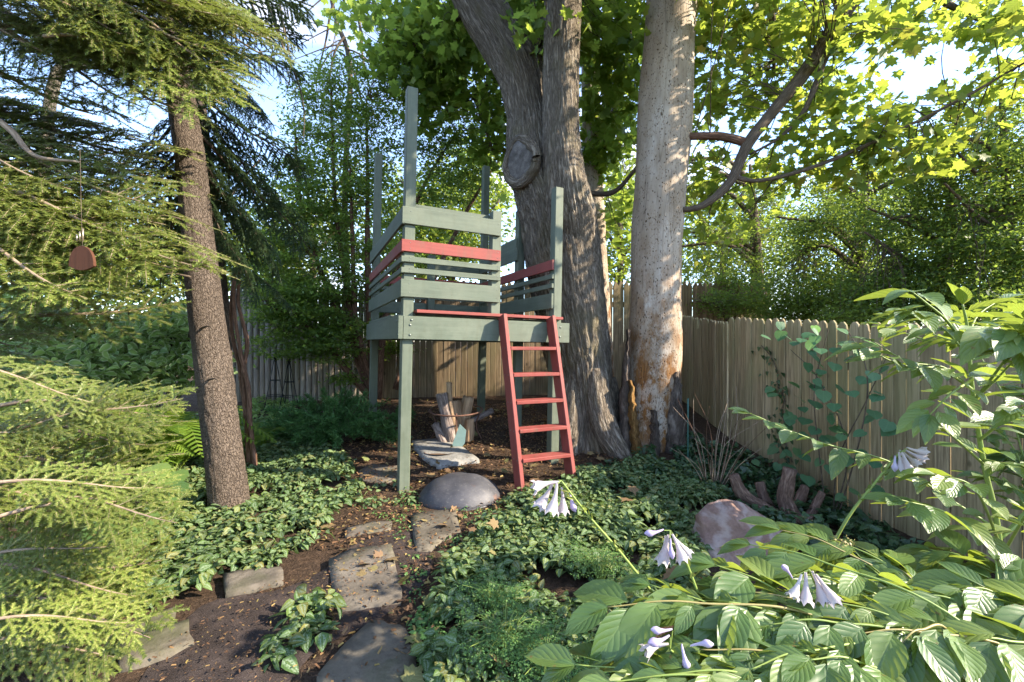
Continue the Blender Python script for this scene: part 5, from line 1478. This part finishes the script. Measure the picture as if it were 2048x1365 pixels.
LEFT = [(150, 1150), (190, 1040), (330, 960), (400, 930), (480, 890), (560, 880), (640, 900), (700, 930), (725, 985), (690, 1020), (700, 1050), (640, 1090), (560, 1115), (545, 1145), (450, 1150), (400, 1205), (330, 1220), (230, 1240)]
RIGHT = [(900, 1130), (960, 1080), (985, 1030), (1040, 1000), (1100, 985), (1180, 960), (1290, 930), (1400, 960), (1450, 1000), (1430, 1060), (1400, 1120), (1400, 1200), (1330, 1290), (1150, 1450), (900, 1450), (850, 1330), (880, 1230)]
carpet('silver_ground_cover', 'carpet of silver marked leaves under the spruce left of the path', LEFT, 2500, 5, 0.13, 0.049, LAMIUM, m_lamium, 81)
carpet('silver_ground_cover', 'carpet of silver marked leaves right of the path and ladder', RIGHT, 3900, 5, 0.14, 0.047, LAMIUM, m_lamium, 82)
carpet('silver_ground_cover', 'small sprawling sprig of silver marked leaves lying on the path', [(570, 1260), (640, 1200), (680, 1240), (640, 1290), (590, 1300), (560, 1340), (530, 1330)], 26, 6, 0.10, 0.062, LAMIUM, m_lamium, 83)
carpet('silver_ground_cover', 'loose silver leaves at the foot of the front tower post', [(690, 1000), (780, 960), (830, 985), (830, 1010), (740, 1030)], 34, 4, 0.06, 0.04, LAMIUM, m_lamium, 84)
carpet('silver_ground_cover', 'far patch of silver leaves between the vine stems and the juniper', [(470, 880), (520, 850), (600, 870), (650, 930), (700, 960), (620, 930), (520, 910)], 240, 5, 0.10, 0.06, LAMIUM, m_lamium, 85)
carpet('ivy_ground_cover', 'dark ivy carpet at the foot of the bare trunk and the side fence', [(1270, 930), (1330, 900), (1400, 880), (1490, 920), (1600, 980), (1760, 1060), (1900, 1160), (1800, 1190), (1600, 1120), (1480, 1050), (1400, 985), (1300, 960)], 1100, 5, 0.17, 0.055, [IVY], m_ivy, 86, 0.7)
carpet('ivy_ground_cover', 'sparse low ivy between the maple roots and the ladder', [(1130, 950), (1250, 920), (1330, 950), (1250, 985), (1130, 985)], 130, 4, 0.07, 0.055, [IVY], m_ivy, 87, 0.6)
carpet('small_weeds', 'tiny bright weeds in the litter around the fire bowl and the stepping stones', [(700, 1010), (830, 985), (850, 1030), (990, 1010), (1010, 1020), (960, 1080), (860, 1120), (840, 1230), (810, 1220), (800, 1100), (780, 1050)], 150, 5, 0.03, 0.022, [OVATE], m_lacy, 88, 0.6)
carpet('small_weeds', 'tiny bright weeds scattered between the lacy plants and the bottom stepping stone', [(820, 1240), (860, 1220), (900, 1300), (900, 1365), (850, 1365)], 90, 5, 0.04, 0.025, [OVATE], m_lacy, 89, 0.6)
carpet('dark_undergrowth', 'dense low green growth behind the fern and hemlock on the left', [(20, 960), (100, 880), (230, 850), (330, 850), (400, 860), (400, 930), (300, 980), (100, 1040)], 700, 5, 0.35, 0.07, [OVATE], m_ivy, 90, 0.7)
carpet('pale_ground_cover', 'light leaved low plants along the foot of the grey stockade', [(470, 830), (500, 805), (570, 805), (600, 850), (540, 880), (480, 870)], 200, 5, 0.12, 0.06, [OVATE, ROUND], m_variegated, 91, 0.6)

# mulch chips and dry leaves over the bare soil
rng = np.random.default_rng(95)
BED = [(560, 900), (700, 850), (860, 820), (1060, 815), (1130, 860), (1290, 920), (1420, 960), (1350, 1010), (1050, 1010), (1000, 1060), (950, 1110), (880, 1180), (880, 1420), (560, 1440), (640, 1300), (670, 1110), (600, 1100), (700, 1030), (720, 980)]
P = np.concatenate([ground_poly(BED, 11000, rng), ground_poly([(560, 900), (640, 800), (1240, 800), (1200, 880), (900, 900)], 4500, rng)])
P[:, 2] += 0.012 + rng.uniform(0, 0.014, len(P))
fr = frames(len(P), rng, 1.4, 0.0, None, 0.5)
V, Fc, U = cloud((CHIP[0] * np.array([0.7, 1, 1]), CHIP[1], CHIP[2]), P, fr, rng.uniform(0.010, 0.036, len(P)))
props(link('mulch_litter', mesh_np('mulch_litter', V, Fc, m_litter, False, uv=U)), 'brown bark chips and leaf crumbs strewn over the soil', 'leaf litter', kind='stuff')
P = ground_poly([(300, 1330), (480, 1200), (640, 1150), (780, 1080), (860, 1150), (640, 1300), (560, 1390), (300, 1440)], 900, rng)
P[:, 2] += 0.035
fr = frames(len(P), rng, 1.8, 0.0, None, 0.35)
V, Fc, U = cloud((CHIP[0] * np.array([0.6, 1, 1]), CHIP[1], CHIP[2]), P, fr, rng.uniform(0.005, 0.02, len(P)))
props(link('path_litter', mesh_np('path_litter', V, Fc, m_litter, False, uv=U)), 'fine brown crumbs scattered on the dark path', 'leaf litter', kind='stuff')
P = ground_poly(BED, 150, rng); P[:, 2] += 0.03
P2 = np.concatenate([ground_poly(RIGHT, 14, rng), ground_poly(LEFT, 7, rng)]); P2[:, 2] += 0.13
P = np.concatenate([P, P2])
fr = frames(len(P), rng, 1.6, 0.0, None, 0.5)
V, Fc, U = cloud(MAPLE, P, fr, rng.uniform(0.045, 0.095, len(P)))
props(link('fallen_leaves', mesh_np('fallen_leaves', V, Fc, m_fallen, True, uv=U)), 'curled brown and yellowing maple leaves fallen about the tower and path', 'fallen leaves', kind='stuff')

# lacy plants, bottom centre
def lacy(label, px, py, w, h, n, seed):
    rng = np.random.default_rng(seed)
    b = on_ground(px, py)
    t = thing('lacy_plant', label, 'plant', b, group='lacy plants at the bottom')
    g = Geo(); P, T_ = [], []
    for i in range(n):
        a = rng.uniform(0, 2 * PI); r_ = rng.uniform(0.2, 1) * w
        q = np.array([math.cos(a) * r_, math.sin(a) * r_, h * rng.uniform(0.6, 1.1)])
        mid = np.array([q[0] * .4, q[1] * .4, h * 0.8])
        g.tube([(0, 0, 0), mid, q], [0.0022, 0.001], 3, 7, cap=False)
        for j in range(70):
            ta = rng.uniform(0, 2 * PI); tr = rng.uniform(0, 0.06)
            P.append(q + np.array([math.cos(ta) * tr, math.sin(ta) * tr, rng.normal() * 0.008 - tr * .25])); T_.append((math.cos(ta), math.sin(ta), 0))
    fr = frames(len(P), rng, 1.4, 0.1, np.array(T_), 0.4)
    V, Fc, U = cloud(SMALL, np.array(P), fr, rng.uniform(.006, .013, len(P)))
    props(link('foliage', mesh_np('foliage', V, Fc, m_lacy, False, uv=U), t), kind='stuff')
    props(link('stems', g.mesh('stems', m_green_stem), t), kind='stuff')
lacy('lacy pale green plant, the nearest to the bottom edge below the silver leaves', 1010, 1330, 0.21, 0.17, 46, 101)
lacy('lacy pale green plant, the lower right one beside the big veined leaves', 1090, 1390, 0.2, 0.17, 40, 102)
lacy('lacy pale green plant in the middle of the silver leaves', 1200, 1180, 0.17, 0.18, 30, 103)
lacy('lacy pale green plant at the left end of the silver leaves', 985, 1240, 0.15, 0.16, 26, 104)

# ------------------------------------------------------------------ ferns
def frond_mesh(L, seed, arch):
    rng = np.random.default_rng(seed)
    n = 34
    S = spline([(0, 0, 0), (L * .3, 0, L * (.5 - arch * .1)), (L * .68, 0, L * (.72 - arch * .3)), (L, 0, L * (.66 - arch * .75))], n)
    g = Geo(); g.tube(S, [0.004, 0.001], 3, 12, cap=False)
    V, Q = [], []
    for i in range(4, n):
        t = i / n
        ln = L * 0.22 * math.sin(PI * min(1, t * .93 + .07)) ** .8 + 0.01
        T_ = S[min(i + 1, n - 1)] - S[i - 1]; T_ = T_ / np.linalg.norm(T_)
        up = np.array([-T_[2], 0, T_[0]])
        for s in (1, -1):
            dr = np.array([0, s, 0]) * .88 + T_ * .45; dr /= np.linalg.norm(dr)
            k = len(V); w = L * 0.013
            e = rng.uniform(.85, 1.1) * ln
            for f, ww in ((0, 1), (.5, 1.05), (1, 0.1)):
                c = S[i] + dr * e * f - up * 0.14 * e * f * f
                V += [c - T_ * w * ww, c + T_ * w * ww]
            Q += [(k, k + 1, k + 3, k + 2), (k + 2, k + 3, k + 5, k + 4)]
    V = np.array(V); nq = sum(len(q) for q in g.Q)
    return mesh_np('frond', np.concatenate([np.concatenate(g.V), V]), np.concatenate([np.concatenate(g.Q), np.array(Q) + g.n]), [m_green_stem, m_fern], False, attr=np.concatenate([np.concatenate(g.A), V]), mat_idx=np.concatenate([np.zeros(nq), np.ones(len(Q))]))
frond = [frond_mesh(0.72, s, a) for s, a in ((1, .5), (2, .8), (3, .2))]
fr_ = random.Random(6)
for lab, px, py, d, n, sc in (('bright green fern with long arching fronds left of the spruce trunk', 345, 950, 3.75, 26, 1.1), ('smaller fern behind the arching one, farther left', 245, 930, 3.6, 18, 1.0), ('little yellow green fern right of the spruce trunk foot', 525, 890, 4.4, 12, 0.5)):
    b = W(px, py, d); b.z = G(b.x, b.y)
    t = thing('fern', lab, 'fern', b, group='ferns')
    for i in range(n):
        a = i * 2.4 + fr_.uniform(-.2, .2)
        m = Matrix.Rotation(a, 4, 'Z') @ Matrix.Rotation(-fr_.uniform(-.1, .45), 4, 'Y') @ Matrix.Scale(sc * fr_.uniform(.75, 1.1), 4)
        link('frond', frond[fr_.randrange(3)], t, m)

# hydrangea with pale green heads at the left edge
hb_ = on_ground(30, 1010)
hyd = thing('hydrangea', 'hydrangea with lime green flower heads at the left edge behind the hemlock boughs', 'shrub', hb_)
rng = np.random.default_rng(111)
for px, py, d, s in ((30, 800, 2.55, .11), (55, 830, 2.5, .1), (15, 850, 2.4, .1), (75, 780, 2.7, .09), (30, 890, 2.4, .09), (-10, 790, 2.5, .1)):
    c = W(px, py, d)
    q = in_blob(rng, 260, 0.8) * s
    nr = q / np.linalg.norm(q, axis=1)[:, None]
    fr = frames(260, rng, 1.0, 0.0, None, 0.35, nr)
    V, Fc, U = cloud(ROUND, q, fr, np.full(260, 0.022))
    o = link('flower_head', mesh_np('flower_head', V, Fc, m_hydrangea, False, uv=U), hyd); o.location = c - hb_
    g = Geo(); g.tube([Vector((0.05, 0, 0)), (c - hb_) * 0.6 + Vector((0.06, 0, 0)), c - hb_], [0.006, 0.004], 5, 8); link('stem', g.mesh('stem', m_green_stem), hyd)
def leaf_objs(t, spec, templates, m, name='leaf'):
    """spec: world point, tip direction, normal, length"""
    mes = [mesh_np(name, tp[0], tp[1], m, True, uv=tp[2]) for tp in templates]
    for i, (p, tip, nr, s) in enumerate(spec):
        tip = Vector(tip).normalized(); nr = Vector(nr); nr = (nr - tip * nr.dot(tip)).normalized()
        sd = tip.cross(nr)
        link(name, mes[i % len(mes)], t, mat4(np.array([sd, tip, nr]).T, Vector(p) - t.location, s))
lr = random.Random(12)
leaf_objs(hyd, [(W(lr.uniform(-10, 150), lr.uniform(840, 960), lr.uniform(2.4, 2.8)), (lr.uniform(-1, 1), lr.uniform(-1, .3), -.4), (lr.uniform(-.4, .4), lr.uniform(-.4, .4), 1), lr.uniform(.12, .18)) for _ in range(34)], DOGWOOD, m_dogwood)
bur = thing('broad_leaf_plant', 'low plant with big heart shaped leaves between the hemlock boughs and the spruce', 'plant', on_ground(310, 1010))
leaf_objs(bur, [(W(x, y, d), (dx, -.5, -.35), (.1, -.3, 1), s) for x, y, d, dx, s in ((300, 930, 2.9, .6, .2), (330, 970, 2.8, .9, .2), (270, 1030, 2.6, .9, .2), (230, 1080, 2.4, .8, .21), (300, 1045, 2.7, .3, .17), (350, 940, 3.0, .3, .17), (260, 940, 2.9, -.3, .18), (215, 1040, 2.5, .2, .18), (240, 1100, 2.3, .5, .17))], [(ROUND[0] * np.array([1.0, 1, 1]), ROUND[1], ROUND[2])], m_dogwood)

# ------------------------------------------------------------------ ivy on the side fence, climbing leaves, dry stems
iv = thing('ivy_vine', 'dark ivy strand climbing the face of the low fence', 'vine', W(1590, 920, 4.0))
fx = lambda px: (lambda t: t)(0)
def on_side(px, py, off=0.05):
    """point on the near side fence under a photo pixel"""
    k = (px - CX) / F
    dx, dy = Pn.x - Pm.x, Pn.y - Pm.y
    y = (Pm.x - Pm.y * dx / dy) / (k - dx / dy)
    q = W(px, py, y)
    n = Vector((dy, -dx, 0)).normalized()
    if n.x > 0: n = -n
    return q + n * off
strand = [(1528, 692), (1548, 715), (1560, 745), (1562, 775), (1575, 800), (1568, 825), (1580, 860), (1578, 890), (1590, 925)]
g = Geo(); g.tube(rel([on_side(*p_, 0.03) for p_ in strand], iv.location), [0.005], 5, 30); link('stem', g.mesh('stem', m_twig), iv)
sp_ = []
for i in range(70):
    a, b = strand[lr.randrange(len(strand) - 1)], None
    j = lr.randrange(len(strand) - 1); t = lr.random()
    x = strand[j][0] * (1 - t) + strand[j + 1][0] * t + lr.gauss(0, 9); y = strand[j][1] * (1 - t) + strand[j + 1][1] * t
    if y > 830: x -= abs(lr.gauss(0, 12))
    sp_.append((on_side(x, y, lr.uniform(.035, .07)), (lr.uniform(-.6, .6), lr.uniform(-.6, .6), -1), (-1, lr.uniform(-.5, .1), .35), lr.uniform(.035, .06)))
leaf_objs(iv, sp_, [IVY], m_ivy)

cl = thing('climbing_shrub', 'thin shrub with round blue green leaves shading the low fence on the right', 'shrub', on_side(1720, 1060, 0.3))
for pts in ([(1720, 1060), (1700, 900), (1690, 780), (1720, 660)], [(1720, 1060), (1760, 900), (1700, 760), (1640, 700)], [(1730, 1060), (1790, 860), (1800, 740), (1760, 660)], [(1730, 1060), (1740, 920), (1800, 800), (1850, 700)]):
    g = Geo(); g.tube(rel([on_side(x, y, .3) for x, y in pts], cl.location), [0.006, 0.0025], 5, 24); link('stem', g.mesh('stem', m_twig), cl)
sp_ = []
for x, y in [(1635, 655), (1660, 660), (1690, 672), (1715, 655), (1745, 665), (1650, 690), (1690, 705), (1640, 780), (1660, 765), (1625, 785), (1700, 755), (1720, 740), (1690, 725), (1735, 780), (1750, 800), (1690, 800), (1650, 815), (1720, 830), (1630, 830), (1660, 840), (1700, 850), (1735, 850), (1610, 850), (1690, 905), (1720, 870), (1770, 850), (1780, 760), (1760, 720), (1800, 690), (1770, 690), (1820, 730), (1800, 820), (1740, 920), (1700, 940), (1640, 890), (1620, 900), (1780, 900), (1820, 860), (1590, 905), (1600, 660), (1730, 700), (1840, 780), (1860, 850), (1830, 920), (1790, 960), (1750, 980), (1640, 910)]:
    for q in range(2):
        sp_.append((on_side(x + lr.gauss(0, 12), y + lr.gauss(0, 9), lr.uniform(.2, .4)), (lr.uniform(-.7, .7), lr.uniform(-.7, .2), -.35), (lr.uniform(-.3, .3), lr.uniform(-.5, .1), 1), lr.uniform(.07, .115)))
leaf_objs(cl, sp_, [ROUND], m_round_leaf)

dry = thing('dry_stems', 'tuft of dry reddish leafless stems before the gap in the low fence', 'plant', on_ground(1425, 985))
for i in range(24):
    a = lr.uniform(-1, 1); h = lr.uniform(.3, .85)
    g = Geo(); g.tube([(a * .05, 0, -.02), (a * .18 + lr.uniform(-.05, .05), lr.uniform(-.1, .1), h * .6), (a * .36 + lr.uniform(-.1, .1), lr.uniform(-.2, .2), h)], [0.004, 0.0015], 4, 10)
    link('stem', g.mesh('stem', m_pale_twig if i % 3 else m_yew_bark), dry)

# ------------------------------------------------------------------ broad leaved dogwood shrubs, lower right
def leafy_stem(t, pts, r0, r1, n_pairs, start, size, rng_, m_stem, spec, jit=0.3, droop=0.35):
    """stem through world points with opposite leaf pairs"""
    g = Geo(); P = g.tube(rel(pts, t.location), [r0, r1], 7, 36)
    link('stem', g.mesh('stem', m_stem), t)
    P = P + np.array(t.location)
    for k in range(n_pairs):
        f = start + (1 - start) * (k + .5) / n_pairs
        i = min(34, int(f * 35))
        p = Vector(P[i]); T_ = Vector(P[i + 1] - P[i]).normalized()
        side = T_.cross(Vector((0, 0, 1)))
        if side.length < .2: side = Vector((1, 0, 0))
        side.normalize()
        if k % 2: side = (side + Vector((0, 0, .25)) ).normalized()
        for s in (1, -1):
            tip = side * s * rng_.uniform(.55, 1.0) + T_ * rng_.uniform(.5, 1.0) + Vector((rng_.uniform(-jit, jit), rng_.uniform(-jit, jit), -droop * rng_.uniform(.4, 1.4)))
            nr = Vector((rng_.uniform(-.15, .7), rng_.uniform(-.5, .05), 1))
            spec.append((p + side * s * .012, tip, nr, size * rng_.uniform(.52, 1.22)))
    # terminal pair
    p = Vector(P[-1]); T_ = Vector(P[-1] - P[-3]).normalized()
    for s in (-.35, .35):
        side = T_.cross(Vector((0, 0, 1)))
        spec.append((p, T_ + side * s + Vector((0, 0, -.15)), Vector((0, -.2, 1)), size * rng_.uniform(.6, .9)))

def shrub_leaves(t, spec):
    """the 300 leaves that show largest as parts, the rest joined"""
    def key(q):
        p, y = q[0], max(.3, q[0].y)
        px, py = CX + p.x / y * F, HOR - (p.z - EYE) / y * F
        return (q[3] / y if -50 < px < 2100 and -50 < py < 1420 else q[3] / y * .01)
    spec = sorted(spec, key=key, reverse=True)
    leaf_objs(t, spec[:300], DOGWOOD, m_dogwood)
    rest = spec[300:]
    if rest:
        fr, ps = [], []
        for p, tip, nr, s_ in rest:
            tip = tip.normalized(); nr = (nr - tip * nr.dot(tip)).normalized()
            fr.append(np.array([tip.cross(nr), tip, nr]).T); ps.append(np.array(p - t.location))
        V, Fc, U = cloud(DOGWOOD[0], np.array(ps), np.array(fr), np.array([q[3] for q in rest]))
        props(link('foliage', mesh_np('foliage', V, Fc, m_dogwood, True, uv=U), t), kind='stuff')

dr_ = random.Random(17)
low = thing('dogwood_shrub', 'sprawling shrub with large deeply veined sunlit leaves filling the lower right corner', 'shrub', (1.35, 0.78, 0.0))
spec = []
TIPS = [(1215, 1215, .98), (1300, 1170, 1.05), (1150, 1330, .9), (1260, 1290, .95), (1430, 1130, 1.1), (1500, 1090, 1.2), (1560, 1060, 1.3), (1640, 1075, 1.3), (1380, 1210, 1.0), (1470, 1180, 1.05), (1580, 1150, 1.1), (1700, 1110, 1.25), (1400, 1300, .9), (1540, 1250, .95), (1650, 1200, 1.0), (1780, 1130, 1.2), (1330, 1350, .85), (1500, 1340, .85), (1700, 1270, .92), (1820, 1190, 1.05), (1620, 1320, .85), (1800, 1290, .9), (1920, 1180, 1.05), (1920, 1290, .9), (2010, 1220, 1.0), (1220, 1365, .85), (1450, 1260, .95), (1720, 1190, 1.1), (1860, 1100, 1.3), (1990, 1120, 1.2)]
for i, (tx, ty, td) in enumerate(TIPS):
    tip = W(tx, ty, td)
    b = Vector((dr_.uniform(1.1, 1.6), dr_.uniform(.65, 1.05), 0.02))
    b2 = tip.lerp(b, .5) + Vector((0, 0, .10 + .14 * dr_.random()))
    leafy_stem(low, [b, b2, tip.lerp(b2, .35) + Vector((0, 0, .035)), tip], .0042, .0013, 6, .28, .132, dr_, m_gold_stem if i % 3 == 0 else m_green_stem, spec)
shrub_leaves(low, spec)
for px, py, d in ((1690, 1085, 1.2), (1545, 1300, .95)):
    c = W(px, py, d); r2 = np.random.default_rng(7); q = in_blob(r2, 70) * np.array([.03, .03, .012])
    V, Fc, U = cloud(SMALL, q, frames(70, r2, .6, 0, None, .8), np.full(70, .010))
    props(link('seed_head', mesh_np('seed_head', V, Fc, m_gold_stem, False, uv=U), low, Matrix.Translation(c - low.location)), kind='stuff')

tall = thing('dogwood_shrub', 'tall upright shrub with glowing yellow green leaves on a thick stem at the right edge', 'shrub', W(2012, 1330, 1.55))
tall.location.z = -0.18
spec = []
top = [W(2012, 1365, 1.55), W(2000, 1100, 1.55), W(1968, 930, 1.55), W(1945, 780, 1.52), W(1935, 660, 1.5), W(1925, 610, 1.48)]
top[0].z = -.2
leafy_stem(tall, top, .011, .003, 9, .42, .115, dr_, m_green_stem, spec)
for pts, n, sz in (
    ([W(1995, 1060, 1.55), W(1900, 1000, 1.6), W(1780, 925, 1.62), W(1640, 885, 1.62), (W(1500, 828, 1.6))], 8, .105),
    ([W(1945, 780, 1.52), W(1880, 740, 1.45), W(1800, 730, 1.42), W(1720, 690, 1.4)], 5, .10),
    ([W(1940, 720, 1.5), W(1900, 650, 1.4), W(1850, 605, 1.35), W(1825, 585, 1.3)], 4, .125),
    ([W(1950, 800, 1.5), W(2010, 720, 1.3), (W(2050, 640, 1.2))], 4, .125),
    ([W(1968, 930, 1.55), W(1900, 870, 1.5), W(1850, 840, 1.5)], 4, .09),
    ([W(1960, 880, 1.52), W(2010, 840, 1.4), W(2070, 800, 1.3)], 5, .105),
    ([W(2000, 1100, 1.55), W(1900, 1030, 1.35), W(1800, 1000, 1.3)], 6, .115),
    ([W(2000, 1090, 1.55), W(1950, 980, 1.3), W(1870, 950, 1.3)], 4, .1),
    ([W(2005, 1110, 1.55), W(2060, 1020, 1.4), W(2120, 960, 1.3)], 6, .115),
    ([W(1935, 680, 1.5), W(1990, 640, 1.7), W(2060, 610, 1.8)], 6, .105),
    ([W(1935, 690, 1.5), W(1850, 680, 1.7), W(1760, 650, 1.8)], 6, .09),
    ([W(1940, 700, 1.5), W(1980, 660, 1.3), W(2040, 670, 1.2)], 4, .125),
    ([W(1945, 760, 1.5), W(1900, 790, 1.35), W(1860, 830, 1.3)], 4, .1),
    ([W(1965, 920, 1.55), W(2020, 930, 1.45), W(2090, 930, 1.4)], 5, .105),
    ([W(2000, 1080, 1.55), W(2200, 900, 1.6), W(2450, 700, 1.7)], 9, .12),  # this and the next branch: out-of-view leaves added to shade the bed
    ([W(2000, 1080, 1.55), W(2250, 800, 1.9), W(2400, 560, 2.1)], 9, .12)):
    leafy_stem(tall, pts, .005, .0015, n + 1, .2, sz, dr_, m_green_stem, spec)
    off = Vector((dr_.uniform(-.05, .09), dr_.uniform(-.12, .08), dr_.uniform(-.07, .05)))
    if Vector(pts[-1]).z > 1.12: leafy_stem(tall, [pts[0]] + [q + off * (.6 + .4 * i) for i, q in enumerate(pts[1:])], .004, .0012, n, .25, sz * .9, dr_, m_green_stem, spec)
shrub_leaves(tall, spec)
# shrub of the same kind added beyond the right edge to shade the bed
side = thing('dogwood_shrub', 'added shrub of the same broad leaves beyond the right edge, put in to shade the bed', 'shrub', (2.55, 2.0, -0.2))
spec = []
for i in range(14):
    a = i * 2.4
    e = Vector((2.55 + math.cos(a) * .45 * dr_.uniform(.4, 1), 2.0 + math.sin(a) * .5 * dr_.uniform(.4, 1), dr_.uniform(.5, 1.35)))
    b = Vector((2.55, 2.0, -.2))
    leafy_stem(side, [b, b.lerp(e, .55) + Vector((0, 0, .25)), e], .006, .002, 8, .35, .12, dr_, m_green_stem, spec)
shrub_leaves(side, spec)

# ------------------------------------------------------------------ hosta flower stalks
def flower_mesh(L, open_, seed):
    """six lobed trumpet along +y, mouth at the tip"""
    n = 18
    prof = [(0.0, .035), (.15, .05), (.35, .06), (.55, .10), (.72, .17)] + ([(.86, .19), (1.0, .27)] if open_ else [(.86, .14), (1.0, .03)])
    V, Q = [], []
    for k, (y, r_) in enumerate(prof):
        for j in range(n):
            a = j * 2 * PI / n
            lob = abs(math.cos(a * 3))
            f = 1.0
            yy = y
            if open_ and k >= 5:
                f = 0.5 + 0.55 * lob ** .5; yy = y - (0.26 if k == 6 else .08) * (1 - lob)
            V.append((r_ * f * L * math.cos(a) + 0.22 * L * (yy - .5) ** 2 * (1 if seed % 2 else -1), yy * L, r_ * f * L * math.sin(a)))
    for k in range(len(prof) - 1):
        for j in range(n):
            Q.append((k * n + j, k * n + (j + 1) % n, (k + 1) * n + (j + 1) % n, (k + 1) * n + j))
    return mesh_np('flower', V, np.array(Q), m_petal if open_ else m_petal_violet, True, uv=np.array([(.5, v_[1] / L) for v_ in V]))
fl_open, fl_bud = flower_mesh(.075, True, 1), flower_mesh(.055, False, 2)
m_withered = plain_mat('withered_petal', (0.30, 0.22, 0.13), 0.9, 0, 0.3)
hr = random.Random(23)
def stalk(label, pts, flowers, buds, bracts=12, r0=.0045):
    """pts: world points base -> tip; flowers: list of (px, py, d, direction)"""
    t = thing('hosta_flower', label, 'flower', pts[0], group='hosta flower stalks')
    g = Geo(); P = g.tube(rel(pts, t.location), [r0, r0 * .5], 6, 40); st = link('stem', g.mesh('stem', m_green_stem), t)
    spec_ = []
    for k in range(bracts):
        i = int(18 + 20 * k / bracts); p = Vector(P[i]) + t.location
        T_ = Vector(P[i + 1] - P[i]).normalized(); s = T_.cross(Vector((hr.uniform(-1, 1), hr.uniform(-1, 1), hr.uniform(-1, 1)))).normalized()
        spec_.append((p, T_ * .8 + s, s, hr.uniform(.014, .026)))
    leaf_objs(t, spec_, [(OVATE[0] * np.array([.9, 1, 1]), OVATE[1], OVATE[2])], m_hemlock, 'bract')
    for lst, me in ((flowers, fl_open), (buds, fl_bud)):
        for px, py, d_, dr in lst:
            p = W(px, py, d_); tip = Vector(dr).normalized()
            sd = tip.orthogonal().normalized(); nr = sd.cross(tip)
            sd = tip.cross(nr)
            link('flower', me, t, mat4(np.array([sd, tip, nr]).T, p - t.location, hr.uniform(.72, 1.0)))
            near = min(range(len(P)), key=lambda i: (Vector(P[i]) + t.location - p).length)
            g2 = Geo(); g2.tube([Vector(P[near]), p - t.location], [.0014], 4, 3, cap=False); link('flower_stalk', g2.mesh('flower_stalk', m_green_stem), st)
stalk('long leaning flower stalk with drooping white blooms in front of the ladder foot', [W(1420, 1300, 1.12), W(1330, 1215, 1.12), W(1240, 1105, 1.1), W(1175, 1030, 1.08), W(1122, 962, 1.06)],
      [(1118, 962, 1.06, (-.75, -.15, -.12)), (1116, 968, 1.05, (-.25, -.2, -1)), (1125, 975, 1.07, (.02, -.1, -1)), (1108, 966, 1.07, (-.5, 0, -.85))], [(1138, 985, 1.08, (.25, -.1, -.9))], 18)
stalk('flower stalk with a cluster of pale lilac bells before the pink boulder', [W(1430, 1290, 1.05), W(1400, 1200, 1.06), W(1370, 1120, 1.06), W(1340, 1062, 1.05)],
      [(1338, 1070, 1.05, (-.25, -.1, -1)), (1346, 1068, 1.04, (.3, -.25, -.9)), (1333, 1072, 1.06, (-.1, .1, -1)), (1350, 1075, 1.06, (.55, 0, -.7))], [(1328, 1062, 1.05, (-.7, -.1, -.1)), (1340, 1078, 1.03, (0, -.3, -1))], 8)
stalk('thick bristly flower stalk with white blooms in front of the low fence', [W(1660, 1100, 1.5), W(1700, 1030, 1.5), W(1755, 960, 1.5), W(1800, 905, 1.48)],
      [(1798, 905, 1.48, (-.05, -.2, -1)), (1804, 905, 1.47, (.2, -.3, -1)), (1812, 903, 1.48, (.9, -.2, -.45)), (1808, 908, 1.5, (.75, 0, -.6)), (1800, 900, 1.49, (.1, 0, -1)), (1815, 898, 1.48, (1, .1, -.25))], [(1790, 912, 1.48, (-.2, -.2, -1))], 26, .006)
stalk('low flower stalk with violet buds among the big leaves at the bottom', [W(1470, 1420, .95), W(1400, 1350, .92), W(1340, 1300, .9)],
      [(1335, 1285, .9, (-.8, -.2, -.15))], [(1345, 1262, .9, (-.9, -.1, .05)), (1340, 1275, .88, (-.8, -.3, -.05)), (1362, 1290, .88, (.2, -.3, -1)), (1380, 1290, .9, (.7, -.2, .2))], 4)
stalk('flower stalk with long faded white blooms buried in the low shrub', [W(1700, 1350, 1.05), W(1660, 1240, 1.03), W(1618, 1140, 1.0)],
      [(1612, 1145, 1.0, (-.2, -.3, -1)), (1625, 1142, 1.0, (.25, -.3, -1)), (1632, 1148, .99, (.5, -.3, -.9)), (1604, 1150, 1.0, (-.5, -.2, -.8))], [(1585, 1155, 1.0, (-.5, -.1, .6))], 6)
stalk('flower stalk with half hidden lilac blooms at the bottom right corner', [W(2000, 1420, .98), W(1950, 1350, .98), W(1905, 1300, .96)],
      [(1900, 1305, .96, (-.2, -.2, -1)), (1915, 1308, .95, (.2, -.2, -1))], [(1890, 1310, .96, (-.6, -.2, -.6))], 4)

# ------------------------------------------------------------------ overhead wires
m_wire = plain_mat('black_cable', (0.02, 0.02, 0.022), 0.6)
for (a, b, r_, lab) in (((560, 270, 12.0), (1700, 120, 12.0), 0.008, 'thin black overhead wire crossing the sky behind the tower'), ((1100, 165, 14.0), (2300, 300, 14.0), 0.018, 'thick black overhead cable glimpsed between maple and bare trunk')):
    A, B = W(*a), W(*b); g = Geo()
    g.tube([A - (A + B) / 2, Vector((0, 0, -.15)), B - (A + B) / 2], [r_], 6, 20)
    o = link('overhead_cable', g.mesh('overhead_cable', m_wire)); o.location = (A + B) / 2
    props(o, lab, 'cable')
